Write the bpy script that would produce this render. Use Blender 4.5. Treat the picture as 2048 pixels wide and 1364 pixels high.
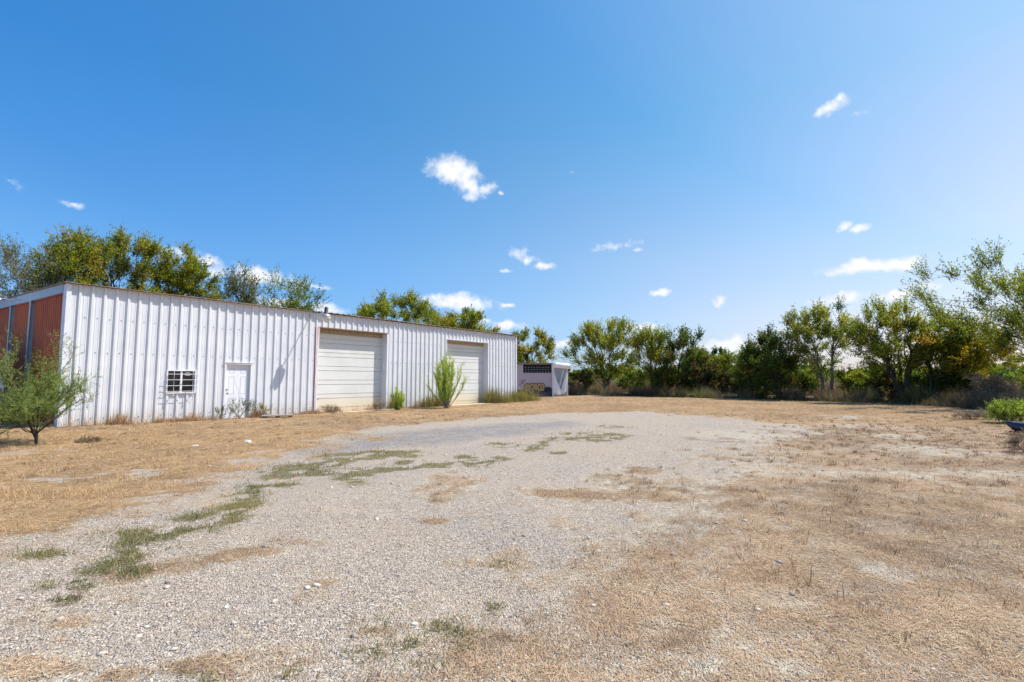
import bpy, math, random
import numpy as np
from mathutils import Vector, Matrix

# ------------------------------------------------------------------ camera, sky, sun, exposure
SC = bpy.context.scene
for o in list(bpy.data.objects):
    bpy.data.objects.remove(o, do_unlink=True)
COL = SC.collection
F, CX, CY, HC = 980.0, 1024.0, 682.0, 1.46          # focal length in photo pixels, centre, eye height
PITCH = math.atan(76.5 / F)
cam = bpy.data.cameras.new('camera'); CAM = bpy.data.objects.new('camera', cam); COL.objects.link(CAM)
cam.sensor_width = 36.0; cam.lens = F * 36.0 / 2048.0; cam.clip_start = 0.05; cam.clip_end = 6000
CAM.location = (0, 0, HC); CAM.rotation_euler = (math.pi / 2 + PITCH, 0, 0)
SC.camera = CAM
SUN = Vector((1.484, 0.312, 2.22)).normalized()
ELEV = math.asin(SUN.z); AZ = math.atan2(SUN.x, SUN.y)
sd = bpy.data.lights.new('sun', 'SUN'); so = bpy.data.objects.new('sun', sd); COL.objects.link(so)
sd.energy = 5.0; sd.angle = math.radians(0.5); sd.color = (1.0, 0.955, 0.88)
so.rotation_euler = SUN.to_track_quat('Z', 'Y').to_euler()
SC.view_settings.view_transform = 'Standard'; SC.view_settings.look = 'None'
SC.view_settings.exposure = 0.34; SC.view_settings.gamma = 1.0
SC.cycles.max_bounces = 6; SC.cycles.diffuse_bounces = 4; SC.cycles.transparent_max_bounces = 8

def ray(px, py):
    r = (px - CX) / F; u = (CY - py) / F; c, s = math.cos(PITCH), math.sin(PITCH)
    return np.array([r, c - s * u, s + c * u])

W = bpy.data.worlds.new('World'); SC.world = W; W.use_nodes = True
nt = W.node_tree; nt.nodes.clear()
def N(t, typ, **kw):
    n = t.nodes.new(typ)
    for k, v in kw.items():
        setattr(n, k, v)
    return n
out = N(nt, 'ShaderNodeOutputWorld')
sky = N(nt, 'ShaderNodeTexSky', sky_type='NISHITA', sun_disc=False)
sky.sun_elevation = ELEV; sky.sun_rotation = AZ
sky.altitude = 150; sky.air_density = 1.05; sky.dust_density = 0.55; sky.ozone_density = 1.6
bg = N(nt, 'ShaderNodeBackground'); bg.inputs['Strength'].default_value = 0.119
tc = N(nt, 'ShaderNodeTexCoord')
# the deep polarised blue away from the sun, the pale sky near it, and a blue rather than yellow horizon
dt = N(nt, 'ShaderNodeVectorMath', operation='DOT_PRODUCT'); dt.inputs[1].default_value = SUN
nt.links.new(tc.outputs['Generated'], dt.inputs[0])
sx_ = N(nt, 'ShaderNodeSeparateXYZ'); nt.links.new(tc.outputs['Generated'], sx_.inputs[0])
def sky_ramp(fac, stops):
    r = N(nt, 'ShaderNodeValToRGB'); e = r.color_ramp.elements
    while len(e) < len(stops): e.new(.5)
    for i_, (p_, c_) in enumerate(stops): e[i_].position = p_; e[i_].color = (c_[0] / 2, c_[1] / 2, c_[2] / 2, 1)
    nt.links.new(fac, r.inputs[0]); m_ = N(nt, 'ShaderNodeVectorMath', operation='SCALE'); m_.inputs['Scale'].default_value = 2.0
    nt.links.new(r.outputs[0], m_.inputs[0]); return m_.outputs[0]
t1 = sky_ramp(dt.outputs['Value'], [(0.0, (.42, .87, 1.32)), (.12, (.50, .92, 1.34)), (.30, (.66, .99, 1.26)), (.46, (.86, 1.03, 1.18)), (.62, (.95, 1.07, 1.16)), (.8, (1.74, 1.22, 1.12)), (1, (1.95, 1.24, 1.1))])
t2 = sky_ramp(sx_.outputs['Z'], [(0.0, (.80, .64, .76)), (.05, (1.02, .75, .78)), (.12, (1.14, .86, .81)), (.23, (1.10, .97, .88)), (.36, (.84, 1.0, .97)), (.475, (.60, .99, 1.02)), (.62, (.52, .99, 1.13))])
mA = N(nt, 'ShaderNodeVectorMath', operation='MULTIPLY'); mB = N(nt, 'ShaderNodeVectorMath', operation='MULTIPLY')
nt.links.new(sky.outputs[0], mA.inputs[0]); nt.links.new(t1, mA.inputs[1]); nt.links.new(mA.outputs[0], mB.inputs[0]); nt.links.new(t2, mB.inputs[1])
nt.links.new(mB.outputs[0], bg.inputs['Color'])
nz = N(nt, 'ShaderNodeTexNoise'); nz.inputs['Scale'].default_value = 26; nz.inputs['Detail'].default_value = 9
nz.inputs['Roughness'].default_value = 0.62
nt.links.new(tc.outputs['Generated'], nz.inputs['Vector'])
nw = N(nt, 'ShaderNodeTexNoise'); nw.inputs['Scale'].default_value = 60; nw.inputs['Detail'].default_value = 4
nt.links.new(tc.outputs['Generated'], nw.inputs['Vector'])
sub = N(nt, 'ShaderNodeVectorMath', operation='SUBTRACT'); sub.inputs[1].default_value = (0.5, 0.5, 0.5)
nt.links.new(nw.outputs['Color'], sub.inputs[0])
scl = N(nt, 'ShaderNodeVectorMath', operation='SCALE'); scl.inputs['Scale'].default_value = 0.016
nt.links.new(sub.outputs[0], scl.inputs[0])
wrp = N(nt, 'ShaderNodeVectorMath', operation='ADD')
nt.links.new(tc.outputs['Generated'], wrp.inputs[0]); nt.links.new(scl.outputs[0], wrp.inputs[1])
# small fair-weather clouds: (direction seen from the yard, half width, half height, tilt, thickness)
CLOUDS = [(912, 345, 48, 24, 12, 1), (940, 372, 22, 20, 0, .9), (968, 381, 24, 13, -12, .75), (1003, 385, 7, 4, 0, .6),
          (1033, 507, 20, 13, 20, .6), (1056, 520, 13, 9, 0, .6), (1093, 533, 20, 6, 0, .7), (1010, 542, 13, 5, 0, .7),
          (1655, 216, 27, 11, -12, 1), (1679, 200, 11, 11, -40, .8), (1715, 228, 24, 10, 0, .25),
          (1688, 453, 12, 8, 0, .7), (1716, 459, 15, 6, -15, .65), (1742, 533, 68, 12, 0, 1.1), (1725, 525, 20, 10, 0, .9),
          (1676, 598, 40, 10, -6, 1.1), (1696, 592, 20, 11, 0, 1.0), (1785, 591, 34, 8, -6, 1.0), (1850, 572, 24, 5, 0, .8),
          (524, 556, 56, 15, 5, 1.05), (512, 550, 26, 13, 0, 1.0), (432, 546, 30, 18, 0, .55), (414, 523, 25, 9, 0, .6),
          (920, 606, 54, 12, 5, 1.0), (930, 600, 26, 12, 0, .9), (1013, 610, 14, 4, 0, .6), (1012, 650, 28, 8, 0, .9), (970, 640, 22, 7, 0, .6),
          (1320, 586, 16, 6, 0, .85), (1438, 602, 12, 10, 30, .95), (1300, 654, 24, 9, 0, .9), (1450, 690, 52, 11, 0, .85), (1478, 684, 20, 10, 0, .8),
          (652, 620, 27, 12, 5, .95), (152, 409, 24, 9, 6, .55), (14, 360, 22, 9, 20, .35), (1232, 491, 40, 11, -5, .28), (1272, 498, 11, 5, 0, .45),
          (1143, 345, 11, 3, 0, .3), (1690, 633, 24, 8, 0, .8), (1124, 690, 26, 9, 0, .8), (1568, 656, 14, 5, 0, .5), (1260, 655, 30, 7, 0, .3), (640, 575, 30, 5, 0, .3), (330, 500, 40, 12, 0, .5), (560, 606, 46, 10, 5, .7)]
acc = None
for (px, py, hw, hh, tl, th) in CLOUDS:
    d = Vector(ray(px, py)); foc = F * d.length / d.length; dn = d.normalized()
    k = F * d.length
    yaw = math.atan2(-dn.x, dn.y); pit = math.asin(dn.z)
    R = Matrix.Rotation(yaw, 3, 'Z') @ Matrix.Rotation(pit, 3, 'X') @ Matrix.Rotation(math.radians(tl), 3, 'Y')
    mp = N(nt, 'ShaderNodeMapping', vector_type='TEXTURE')
    mp.inputs['Location'].default_value = dn; mp.inputs['Rotation'].default_value = R.to_euler()
    stretch = d.length
    mp.inputs['Scale'].default_value = (1.22 * hw / (F * stretch), 1.0, 1.25 * hh / (F * stretch))
    nt.links.new(wrp.outputs[0], mp.inputs['Vector'])
    ln = N(nt, 'ShaderNodeVectorMath', operation='LENGTH'); nt.links.new(mp.outputs[0], ln.inputs[0])
    m = N(nt, 'ShaderNodeMath', operation='MULTIPLY_ADD'); m.inputs[1].default_value = -(0.5 + 0.4 * th); m.inputs[2].default_value = 0.33 + 0.85 * th
    nt.links.new(ln.outputs['Value'], m.inputs[0])
    if acc is None:
        acc = m
    else:
        a = N(nt, 'ShaderNodeMath', operation='MAXIMUM')
        nt.links.new(acc.outputs[0], a.inputs[0]); nt.links.new(m.outputs[0], a.inputs[1]); acc = a
nm = N(nt, 'ShaderNodeMath', operation='MULTIPLY_ADD'); nm.inputs[1].default_value = 2.3; nm.inputs[2].default_value = -1.2
nt.links.new(nz.outputs['Fac'], nm.inputs[0])
ad = N(nt, 'ShaderNodeMath', operation='ADD'); nt.links.new(acc.outputs[0], ad.inputs[0]); nt.links.new(nm.outputs[0], ad.inputs[1])
mr = N(nt, 'ShaderNodeMapRange', interpolation_type='SMOOTHSTEP')
mr.inputs['From Min'].default_value = 0.0; mr.inputs['From Max'].default_value = 0.95; mr.inputs['To Max'].default_value = 0.97
nt.links.new(ad.outputs[0], mr.inputs['Value'])
cbg = N(nt, 'ShaderNodeBackground')
csh = N(nt, 'ShaderNodeMapRange'); csh.inputs['From Min'].default_value = .38; csh.inputs['From Max'].default_value = .62; nt.links.new(nw.outputs['Fac'], csh.inputs['Value'])
cmx = N(nt, 'ShaderNodeMix', data_type='RGBA'); cmx.inputs[6].default_value = (.82, .86, .94, 1); cmx.inputs[7].default_value = (1.0, 1.0, 1.0, 1); nt.links.new(csh.outputs[0], cmx.inputs[0]); nt.links.new(cmx.outputs[2], cbg.inputs['Color'])
cbg.inputs['Color'].default_value = (0.95, 0.965, 1.0, 1); cbg.inputs['Strength'].default_value = 0.86
mx = N(nt, 'ShaderNodeMixShader')
nt.links.new(mr.outputs[0], mx.inputs[0]); nt.links.new(bg.outputs[0], mx.inputs[1]); nt.links.new(cbg.outputs[0], mx.inputs[2])
nt.links.new(mx.outputs[0], out.inputs['Surface'])

# ------------------------------------------------------------------ helpers
def hsh(ix, iy, seed):
    v = np.sin(ix * 127.1 + iy * 311.7 + seed * 74.7) * 43758.5453
    return v - np.floor(v)
def vnoise(x, y, seed=0):
    x = np.asarray(x, float); y = np.asarray(y, float)
    ix, iy = np.floor(x), np.floor(y); fx, fy = x - ix, y - iy
    fx = fx * fx * (3 - 2 * fx); fy = fy * fy * (3 - 2 * fy)
    a = hsh(ix, iy, seed); b = hsh(ix + 1, iy, seed); c = hsh(ix, iy + 1, seed); d = hsh(ix + 1, iy + 1, seed)
    return (a * (1 - fx) + b * fx) * (1 - fy) + (c * (1 - fx) + d * fx) * fy
def fbm(x, y, seed=0, o=4):
    s = 0; a = .5
    for i in range(o):
        s = s + a * vnoise(x * 2 ** i, y * 2 ** i, seed + i); a *= .5
    return s / (1 - .5 ** o)
def sstep(a, b, x):
    t = np.clip((x - a) / (b - a), 0, 1); return t * t * (3 - 2 * t)

TH = math.radians(36.8984); DIR = np.array([math.sin(TH), math.cos(TH)]); INW = np.array([-math.cos(TH), math.sin(TH)])
P0 = np.array([-13.4596, 14.66]); BL, BD, EAVE = 22.86, 14.0, 4.36
def loc(X, Y):                                       # world -> building coordinates (along wall, inward)
    return (X - P0[0]) * DIR[0] + (Y - P0[1]) * DIR[1], (X - P0[0]) * INW[0] + (Y - P0[1]) * INW[1]
def wpt(t, d):
    return P0 + DIR * t + INW * d
def hfn(X, Y):
    X = np.asarray(X, float); Y = np.asarray(Y, float)
    h = .07 * (fbm(X * .13, Y * .13, 5, 3) - .5) + .035 * (vnoise(X * .9, Y * .9, 9) - .5) + .016 * (vnoise(X * 3, Y * 3, 12) - .5)
    h = h * sstep(0, 3, np.hypot(X, Y))
    t, d = loc(X, Y)
    near = np.exp(-(np.minimum(d + .2, 0) / .7) ** 2) * sstep(-2, 0, t) * sstep(24, 22.8, t)
    h = h * (1 - near) + near * .06 * sstep(5, 0, t)
    return h
def gp(px, py):
    r = ray(px, py); s = -HC / r[2]; return np.array([r[0] * s, r[1] * s])
def pxm(Y, z=1.5):                                    # photo pixels per metre at distance Y
    return F / (Y * math.cos(PITCH) + (z - HC) * math.sin(PITCH))

def link(o, parent=None):
    COL.objects.link(o)
    if parent is not None: o.parent = parent
    return o
def tag(o, label=None, cat=None, group=None, kind=None):
    if label: o['label'] = label
    if cat: o['category'] = cat
    if group: o['group'] = group
    if kind: o['kind'] = kind
    return o
def empty(name, label, cat, at=(0, 0, 0), rz=0, group=None):
    o = bpy.data.objects.new(name, None); COL.objects.link(o); o.empty_display_size = .2
    o.location = at; o.rotation_euler = (0, 0, rz); return tag(o, label, cat, group)
def mesh_np(name, V, Q, mat, parent=None, tint=None, smooth=False, kind=None):
    V = np.ascontiguousarray(V, np.float32).reshape(-1, 3); Q = np.ascontiguousarray(Q, np.int32); n, k = Q.shape
    me = bpy.data.meshes.new(name)
    me.vertices.add(len(V)); me.vertices.foreach_set('co', V.ravel())
    me.loops.add(n * k); me.loops.foreach_set('vertex_index', Q.ravel())
    me.polygons.add(n); me.polygons.foreach_set('loop_start', np.arange(0, n * k, k, dtype=np.int32))
    if smooth: me.polygons.foreach_set('use_smooth', np.ones(n, bool))
    if tint is not None:
        a = me.attributes.new('tint', 'FLOAT', 'FACE'); a.data.foreach_set('value', np.ascontiguousarray(tint, np.float32))
    me.update(calc_edges=True); me.materials.append(mat)
    o = link(bpy.data.objects.new(name, me), parent)
    if kind: o['kind'] = kind
    return o

class MB:
    def __init__(s): s.v = []; s.f = []; s.m = []; s.mi = 0; s.sm = []; s.smooth = False
    def add(s, V, Fs):
        b = len(s.v); s.v += [tuple(map(float, p)) for p in V]
        for f in Fs: s.f.append([i + b for i in f]); s.m.append(s.mi); s.sm.append(s.smooth)
    def box(s, a, b):
        x0, y0, z0 = a; x1, y1, z1 = b
        s.add([(x0, y0, z0), (x1, y0, z0), (x1, y1, z0), (x0, y1, z0), (x0, y0, z1), (x1, y0, z1), (x1, y1, z1), (x0, y1, z1)],
              [(0, 3, 2, 1), (4, 5, 6, 7), (0, 1, 5, 4), (1, 2, 6, 5), (2, 3, 7, 6), (3, 0, 4, 7)])
    def obox(s, c, size, R):
        c = Vector(c); h = [x / 2 for x in size]; V = []
        for sx, sy, sz in ((-1, -1, -1), (1, -1, -1), (1, 1, -1), (-1, 1, -1), (-1, -1, 1), (1, -1, 1), (1, 1, 1), (-1, 1, 1)):
            V.append(c + R @ Vector((sx * h[0], sy * h[1], sz * h[2])))
        s.add(V, [(0, 3, 2, 1), (4, 5, 6, 7), (0, 1, 5, 4), (1, 2, 6, 5), (2, 3, 7, 6), (3, 0, 4, 7)])
    def tube(s, pts, rad, n=8, caps=True):
        pts = [Vector(p) for p in pts]; V = []; Fs = []
        if not hasattr(rad, '__len__'): rad = [rad] * len(pts)
        up = None
        for i, p in enumerate(pts):
            d = (pts[min(i + 1, len(pts) - 1)] - pts[max(i - 1, 0)]).normalized()
            if up is None:
                up = Vector((0, 0, 1)) if abs(d.z) < .9 else Vector((1, 0, 0))
            a = d.cross(up).normalized(); b = d.cross(a).normalized(); up = -b if False else up
            for j in range(n):
                t = 2 * math.pi * j / n; V.append(p + (a * math.cos(t) + b * math.sin(t)) * rad[i])
        for i in range(len(pts) - 1):
            for j in range(n):
                Fs.append((i * n + j, i * n + (j + 1) % n, (i + 1) * n + (j + 1) % n, (i + 1) * n + j))
        if caps: Fs.append(tuple(range(n))); Fs.append(tuple((len(pts) - 1) * n + j for j in reversed(range(n))))
        s.add(V, Fs)
    def lathe(s, prof, c=(0, 0, 0), n=20):
        V = []; Fs = []
        for (r, z) in prof:
            for j in range(n):
                t = 2 * math.pi * j / n; V.append((c[0] + r * math.cos(t), c[1] + r * math.sin(t), c[2] + z))
        for i in range(len(prof) - 1):
            for j in range(n):
                Fs.append((i * n + j, i * n + (j + 1) % n, (i + 1) * n + (j + 1) % n, (i + 1) * n + j))
        Fs.append(tuple(reversed(range(n)))); Fs.append(tuple((len(prof) - 1) * n + j for j in range(n)))
        s.add(V, Fs)
    def build(s, name, mats, parent=None, bevel=0):
        me = bpy.data.meshes.new(name); me.from_pydata(s.v, [], s.f)
        for m in (mats if isinstance(mats, (list, tuple)) else [mats]): me.materials.append(m)
        me.polygons.foreach_set('material_index', s.m); me.polygons.foreach_set('use_smooth', s.sm); me.update()
        o = link(bpy.data.objects.new(name, me), parent)
        if bevel:
            b = o.modifiers.new('bevel', 'BEVEL'); b.width = bevel; b.segments = 2; b.limit_method = 'ANGLE'
        return o

# ------------------------------------------------------------------ materials
def mat(name):
    m = bpy.data.materials.new(name); m.use_nodes = True; t = m.node_tree; t.nodes.clear()
    o = N(t, 'ShaderNodeOutputMaterial'); return m, t, o
def ramp(t, stops, fac=None):
    r = N(t, 'ShaderNodeValToRGB'); e = r.color_ramp.elements
    while len(e) < len(stops): e.new(.5)
    for i, (p, c) in enumerate(stops): e[i].position = p; e[i].color = (*c, 1)
    if fac is not None: t.links.new(fac, r.inputs[0])
    return r
def noise(t, scale, detail=4, rough=.5, vec=None, dist=0):
    n = N(t, 'ShaderNodeTexNoise'); n.inputs['Scale'].default_value = scale; n.inputs['Detail'].default_value = detail
    n.inputs['Roughness'].default_value = rough; n.inputs['Distortion'].default_value = dist
    if vec is not None: t.links.new(vec, n.inputs['Vector'])
    return n
def mixc(t, fac, a, b, mode='MIX'):
    m = N(t, 'ShaderNodeMix', data_type='RGBA', blend_type=mode)
    for sock, v in ((m.inputs[0], fac), (m.inputs[6], a), (m.inputs[7], b)):
        if hasattr(v, 'links') or isinstance(v, bpy.types.NodeSocket): t.links.new(v, sock)
        elif isinstance(v, (int, float)): sock.default_value = v
        else: sock.default_value = (*v, 1)
    return m.outputs[2]
def maprange(t, v, a, b, c=0., d=1., smooth=True):
    m = N(t, 'ShaderNodeMapRange', interpolation_type='SMOOTHSTEP' if smooth else 'LINEAR')
    t.links.new(v, m.inputs['Value'])
    for n_, x in zip(('From Min', 'From Max', 'To Min', 'To Max'), (a, b, c, d)): m.inputs[n_].default_value = x
    return m.outputs[0]
def mth(t, op, a, b=None):
    m = N(t, 'ShaderNodeMath', operation=op)
    for i, v in enumerate((a, b)):
        if v is None: continue
        if isinstance(v, bpy.types.NodeSocket): t.links.new(v, m.inputs[i])
        else: m.inputs[i].default_value = v
    return m.outputs[0]
def objvec(t, scale=None):
    c = N(t, 'ShaderNodeTexCoord')
    if scale is None: return c.outputs['Object']
    m = N(t, 'ShaderNodeMapping'); m.inputs['Scale'].default_value = scale; t.links.new(c.outputs['Object'], m.inputs['Vector']); return m.outputs[0]
def principled(t, o, col, rough=.5, metal=0., spec=.5):
    b = N(t, 'ShaderNodeBsdfPrincipled')
    if isinstance(col, bpy.types.NodeSocket): t.links.new(col, b.inputs['Base Color'])
    else: b.inputs['Base Color'].default_value = (*col, 1)
    if isinstance(rough, bpy.types.NodeSocket): t.links.new(rough, b.inputs['Roughness'])
    else: b.inputs['Roughness'].default_value = rough
    b.inputs['Metallic'].default_value = metal; b.inputs['Specular IOR Level'].default_value = spec
    t.links.new(b.outputs[0], o.inputs['Surface']); return b
def bump(t, b, h, strength=.3, dist=.01):
    n = N(t, 'ShaderNodeBump'); n.inputs['Strength'].default_value = strength; n.inputs['Distance'].default_value = dist
    t.links.new(h, n.inputs['Height']); t.links.new(n.outputs[0], b.inputs['Normal'])
def plain(name, col, rough=.6, metal=0., spec=.5, vary=.12, scale=6.):
    m, t, o = mat(name); n = noise(t, scale, 5, .6, objvec(t))
    lo = tuple(c * (1 - vary) for c in col); hi = tuple(min(1, c * (1 + vary)) for c in col)
    r = ramp(t, [(.3, lo), (.7, hi)], n.outputs['Fac']); principled(t, o, r.outputs[0], rough, metal, spec); return m
def tinted(name, stops, trans=0., rough=.7, spec=.2, tcol=None):
    m, t, o = mat(name); a = N(t, 'ShaderNodeAttribute', attribute_name='tint')
    r = ramp(t, stops, a.outputs['Fac'])
    b = N(t, 'ShaderNodeBsdfPrincipled'); t.links.new(r.outputs[0], b.inputs['Base Color'])
    b.inputs['Roughness'].default_value = rough; b.inputs['Specular IOR Level'].default_value = spec
    if trans:
        tr = N(t, 'ShaderNodeBsdfTranslucent')
        c = mixc(t, 1.0, r.outputs[0], tcol or (2.0, 2.0, .75), 'MULTIPLY'); t.links.new(c, tr.inputs['Color'])
        mx_ = N(t, 'ShaderNodeMixShader'); mx_.inputs[0].default_value = trans
        t.links.new(b.outputs[0], mx_.inputs[1]); t.links.new(tr.outputs[0], mx_.inputs[2]); t.links.new(mx_.outputs[0], o.inputs['Surface'])
    else: t.links.new(b.outputs[0], o.inputs['Surface'])
    return m

M = {}
def m_white_metal():
    m, t, o = mat('white_sheet_metal'); v = objvec(t)
    n1 = noise(t, 1.3, 5, .6, v); n2 = noise(t, 1.0, 4, .6, objvec(t, (9, 9, .5))); n3 = noise(t, 40, 3, .6, v)
    c = ramp(t, [(.3, (.635, .645, .675)), (.7, (.735, .742, .765))], n1.outputs['Fac']).outputs[0]
    st = maprange(t, n2.outputs['Fac'], .60, .8, 0, .16); c = mixc(t, st, c, (.58, .57, .55))
    sp = N(t, 'ShaderNodeSeparateXYZ'); t.links.new(v, sp.inputs[0])
    low = maprange(t, sp.outputs['Z'], .75, .0, 0, 1); lown = mth(t, 'MULTIPLY', low, maprange(t, n1.outputs['Fac'], .3, .7, .25, .9))
    c = mixc(t, mth(t, 'MULTIPLY', lown, .75), c, (.47, .39, .30))
    spk = maprange(t, n3.outputs['Fac'], .70, .78, 0, .35); c = mixc(t, spk, c, (.40, .33, .27))
    b = principled(t, o, c, .42, 0, .4); bump(t, b, noise(t, 2.2, 2, .5, objvec(t, (1, 1, .35))).outputs['Fac'], .25, .02); return m
M['white'] = m_white_metal()
def m_streak(name, a, b_, dirt, amount=.5, rough=.5):
    m, t, o = mat(name); v = objvec(t); n1 = noise(t, 1.6, 5, .6, v); n2 = noise(t, 1, 5, .6, objvec(t, (6, 6, .7)))
    c = ramp(t, [(.3, a), (.7, b_)], n1.outputs['Fac']).outputs[0]
    c = mixc(t, maprange(t, n2.outputs['Fac'], .5, .75, 0, amount), c, dirt); principled(t, o, c, rough, 0, .4); return m
M['bluegrey'] = m_streak('blue_grey_steel_and_shade', (.36, .42, .50), (.46, .52, .60), (.25, .24, .24), .4)  # posts' own blue-grey; on the white header, shade put into the colour
M['trim'] = m_streak('white_trim', (.72, .72, .76), (.80, .80, .83), (.50, .44, .40), .45)
M['pinktrim'] = m_streak('faded_pink_white_trim', (.72, .66, .67), (.80, .74, .74), (.45, .16, .15), .75)
M['redtrim'] = m_streak('dark_red_trim', (.22, .03, .04), (.34, .06, .06), (.05, .04, .04), .5)
def m_red():
    m, t, o = mat('red_corrugated_metal'); n1 = noise(t, 1.5, 5, .6, objvec(t)); n2 = noise(t, 1, 4, .6, objvec(t, (8, 8, .4)))
    c = ramp(t, [(.3, (.45, .092, .024)), (.7, (.58, .135, .038))], n1.outputs['Fac']).outputs[0]
    c = mixc(t, maprange(t, n2.outputs['Fac'], .5, .8, 0, .5), c, (.24, .05, .035)); principled(t, o, c, .5, 0, .4); return m
M['red'] = m_red()
def m_rust():
    m, t, o = mat('rusted_galvanized_roof'); n1 = noise(t, 2.2, 6, .65, objvec(t)); n2 = noise(t, 14, 5, .65, objvec(t))
    c = ramp(t, [(.25, (.19, .11, .065)), (.5, (.33, .225, .15)), (.62, (.40, .33, .27)), (.8, (.46, .42, .385))], n1.outputs['Fac']).outputs[0]
    c = mixc(t, maprange(t, n2.outputs['Fac'], .5, .7, 0, .6), c, (.12, .06, .035)); principled(t, o, c, .65, .1, .3); return m
M['rust'] = m_rust()
def m_gdoor():
    m, t, o = mat('off_white_sectional_door'); v = objvec(t); n1 = noise(t, 1.2, 5, .6, v); n2 = noise(t, 1, 5, .65, objvec(t, (1.2, 1, 7)))
    n3 = noise(t, 3.5, 6, .7, v, 1.0)
    c = ramp(t, [(.3, (.635, .64, .62)), (.7, (.72, .725, .705))], n1.outputs['Fac']).outputs[0]
    c = mixc(t, maprange(t, n2.outputs['Fac'], .5, .8, 0, .35), c, (.62, .60, .50))
    c = mixc(t, maprange(t, n3.outputs['Fac'], .62, .75, 0, .35), c, (.50, .46, .40))
    sp = N(t, 'ShaderNodeSeparateXYZ'); t.links.new(v, sp.inputs[0])
    c = mixc(t, maprange(t, sp.outputs['Z'], 1.0, .05, 0, .75), c, (.70, .58, .36)); b = principled(t, o, c, .5, 0, .4)
    wv = N(t, 'ShaderNodeTexWave', wave_type='BANDS', bands_direction='Z'); wv.inputs['Scale'].default_value = 9; t.links.new(v, wv.inputs['Vector'])
    bump(t, b, wv.outputs['Fac'], .25, .006); return m
M['gdoor'] = m_gdoor()
M['seal'] = plain('brown_weathered_header', (.40, .32, .23), .8, vary=.4, scale=9)
M['glass'] = plain('dark_window_glass', (.012, .014, .016), .06, 0, .6, .3)
M['darkmetal'] = plain('dark_metal', (.09, .09, .095), .45, .6, .5)
M['galv'] = plain('galvanised_steel', (.50, .52, .54), .38, .7, .5)
M['doorpaint'] = m_streak('white_door_paint', (.74, .75, .80), (.82, .83, .87), (.55, .52, .50), .35, .4)
M['groove'] = plain('grey_door_moulding', (.52, .53, .57), .5)
M['lens'] = plain('milky_lamp_lens', (.72, .68, .58), .35)
M['concrete'] = plain('dusty_concrete', (.52, .43, .32), .9, vary=.22, scale=4)
M['greywood'] = plain('weathered_grey_wood', (.25, .25, .26), .85, vary=.3, scale=12)
M['shadewood'] = plain('wood_with_painted_shade', (.03, .028, .027), .9)  # near-black, the shade below the planks put into the wood colour
M['mauve'] = m_streak('mauve_grey_siding', (.40, .345, .40), (.46, .40, .45), (.33, .29, .34), .5, .6)
M['navy'] = plain('navy_paint', (.03, .04, .085), .6)
M['black'] = plain('black_paint_and_shade', (.012, .011, .012), .6)
M['ochre'] = plain('ochre_spray_paint', (.38, .27, .12), .6, vary=.3, scale=20)
M['roofgrey'] = plain('grey_brown_roofing', (.20, .18, .17), .8, vary=.3)
M['canvas'] = m_streak('white_tarpaulin', (.78, .79, .82), (.86, .87, .89), (.55, .57, .60), .4, .5)
M['greysheet'] = m_streak('grey_translucent_sheet', (.34, .37, .40), (.44, .47, .50), (.25, .27, .29), .5, .4)
M['vanwhite'] = plain('white_vehicle_paint', (.76, .77, .79), .25, 0, .5, .05)
M['rubber'] = plain('black_rubber', (.02, .02, .021), .85)
M['vanglass'] = plain('green_tinted_glass', (.02, .04, .036), .05, 0, .6, .2)
M['navyplastic'] = plain('glossy_dark_blue_plastic', (.012, .02, .055), .18, 0, .6, .2)
M['brownreflect'] = plain('brown_reflection_colour', (.13, .085, .05), .7, vary=.4)  # brown reflection low on the glossy shell, painted as a colour
M['paper'] = plain('white_litter', (.78, .78, .76), .6)
M['postsmetal'] = plain('rusty_fence_post', (.09, .07, .055), .8, vary=.4)
M['oldwood'] = plain('old_grey_fence_wood', (.17, .155, .145), .9, vary=.35, scale=10)
def m_bark(name, a, b_):
    m, t, o = mat(name); n1 = noise(t, 8, 6, .7, objvec(t, (1, 1, .3)))
    b = principled(t, o, ramp(t, [(.3, a), (.7, b_)], n1.outputs['Fac']).outputs[0], .9, 0, .2); bump(t, b, n1.outputs['Fac'], .6, .03); return m
M['bark'] = m_bark('dark_bark', (.035, .028, .022), (.11, .09, .07))
M['palebark'] = m_bark('pale_grey_bark', (.14, .12, .105), (.27, .24, .21))

# leaf ramps: tint 0 dark green .. 1 yellow or brown
GREEN = [(0, (.05, .09, .016)), (.35, (.13, .175, .03)), (.65, (.24, .262, .038)), (.85, (.34, .30, .045)), (1, (.33, .20, .05))]
M['leaf'] = tinted('mixed_green_leaves', GREEN, .5)
M['leafbright'] = tinted('bright_olive_leaves', [(0, (.06, .09, .010)), (.4, (.15, .18, .014)), (.75, (.26, .255, .02)), (1, (.33, .27, .03))], .45)
M['leafgrey'] = tinted('sparse_grey_green_leaves', [(0, (.08, .095, .05)), (.5, (.16, .17, .085)), (.8, (.26, .245, .14)), (1, (.30, .24, .16))], .35)
M['leafdark'] = tinted('dense_dark_leaves', [(0, (.028, .055, .012)), (.5, (.07, .11, .018)), (.8, (.155, .175, .024)), (1, (.20, .09, .035))], .42)
M['leafyellow'] = tinted('yellowing_leaves', [(0, (.07, .10, .012)), (.4, (.20, .20, .018)), (.75, (.36, .29, .02)), (1, (.42, .28, .03))], .45)
M['leafvine'] = tinted('rust_tipped_vine_leaves', [(0, (.02, .035, .012)), (.4, (.05, .075, .018)), (.7, (.15, .11, .03)), (1, (.20, .075, .035))], .3)
M['leafmesquite'] = tinted('feathery_grey_green_leaves', [(0, (.14, .20, .07)), (.5, (.25, .31, .11)), (1, (.42, .42, .17))], .45)
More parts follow.
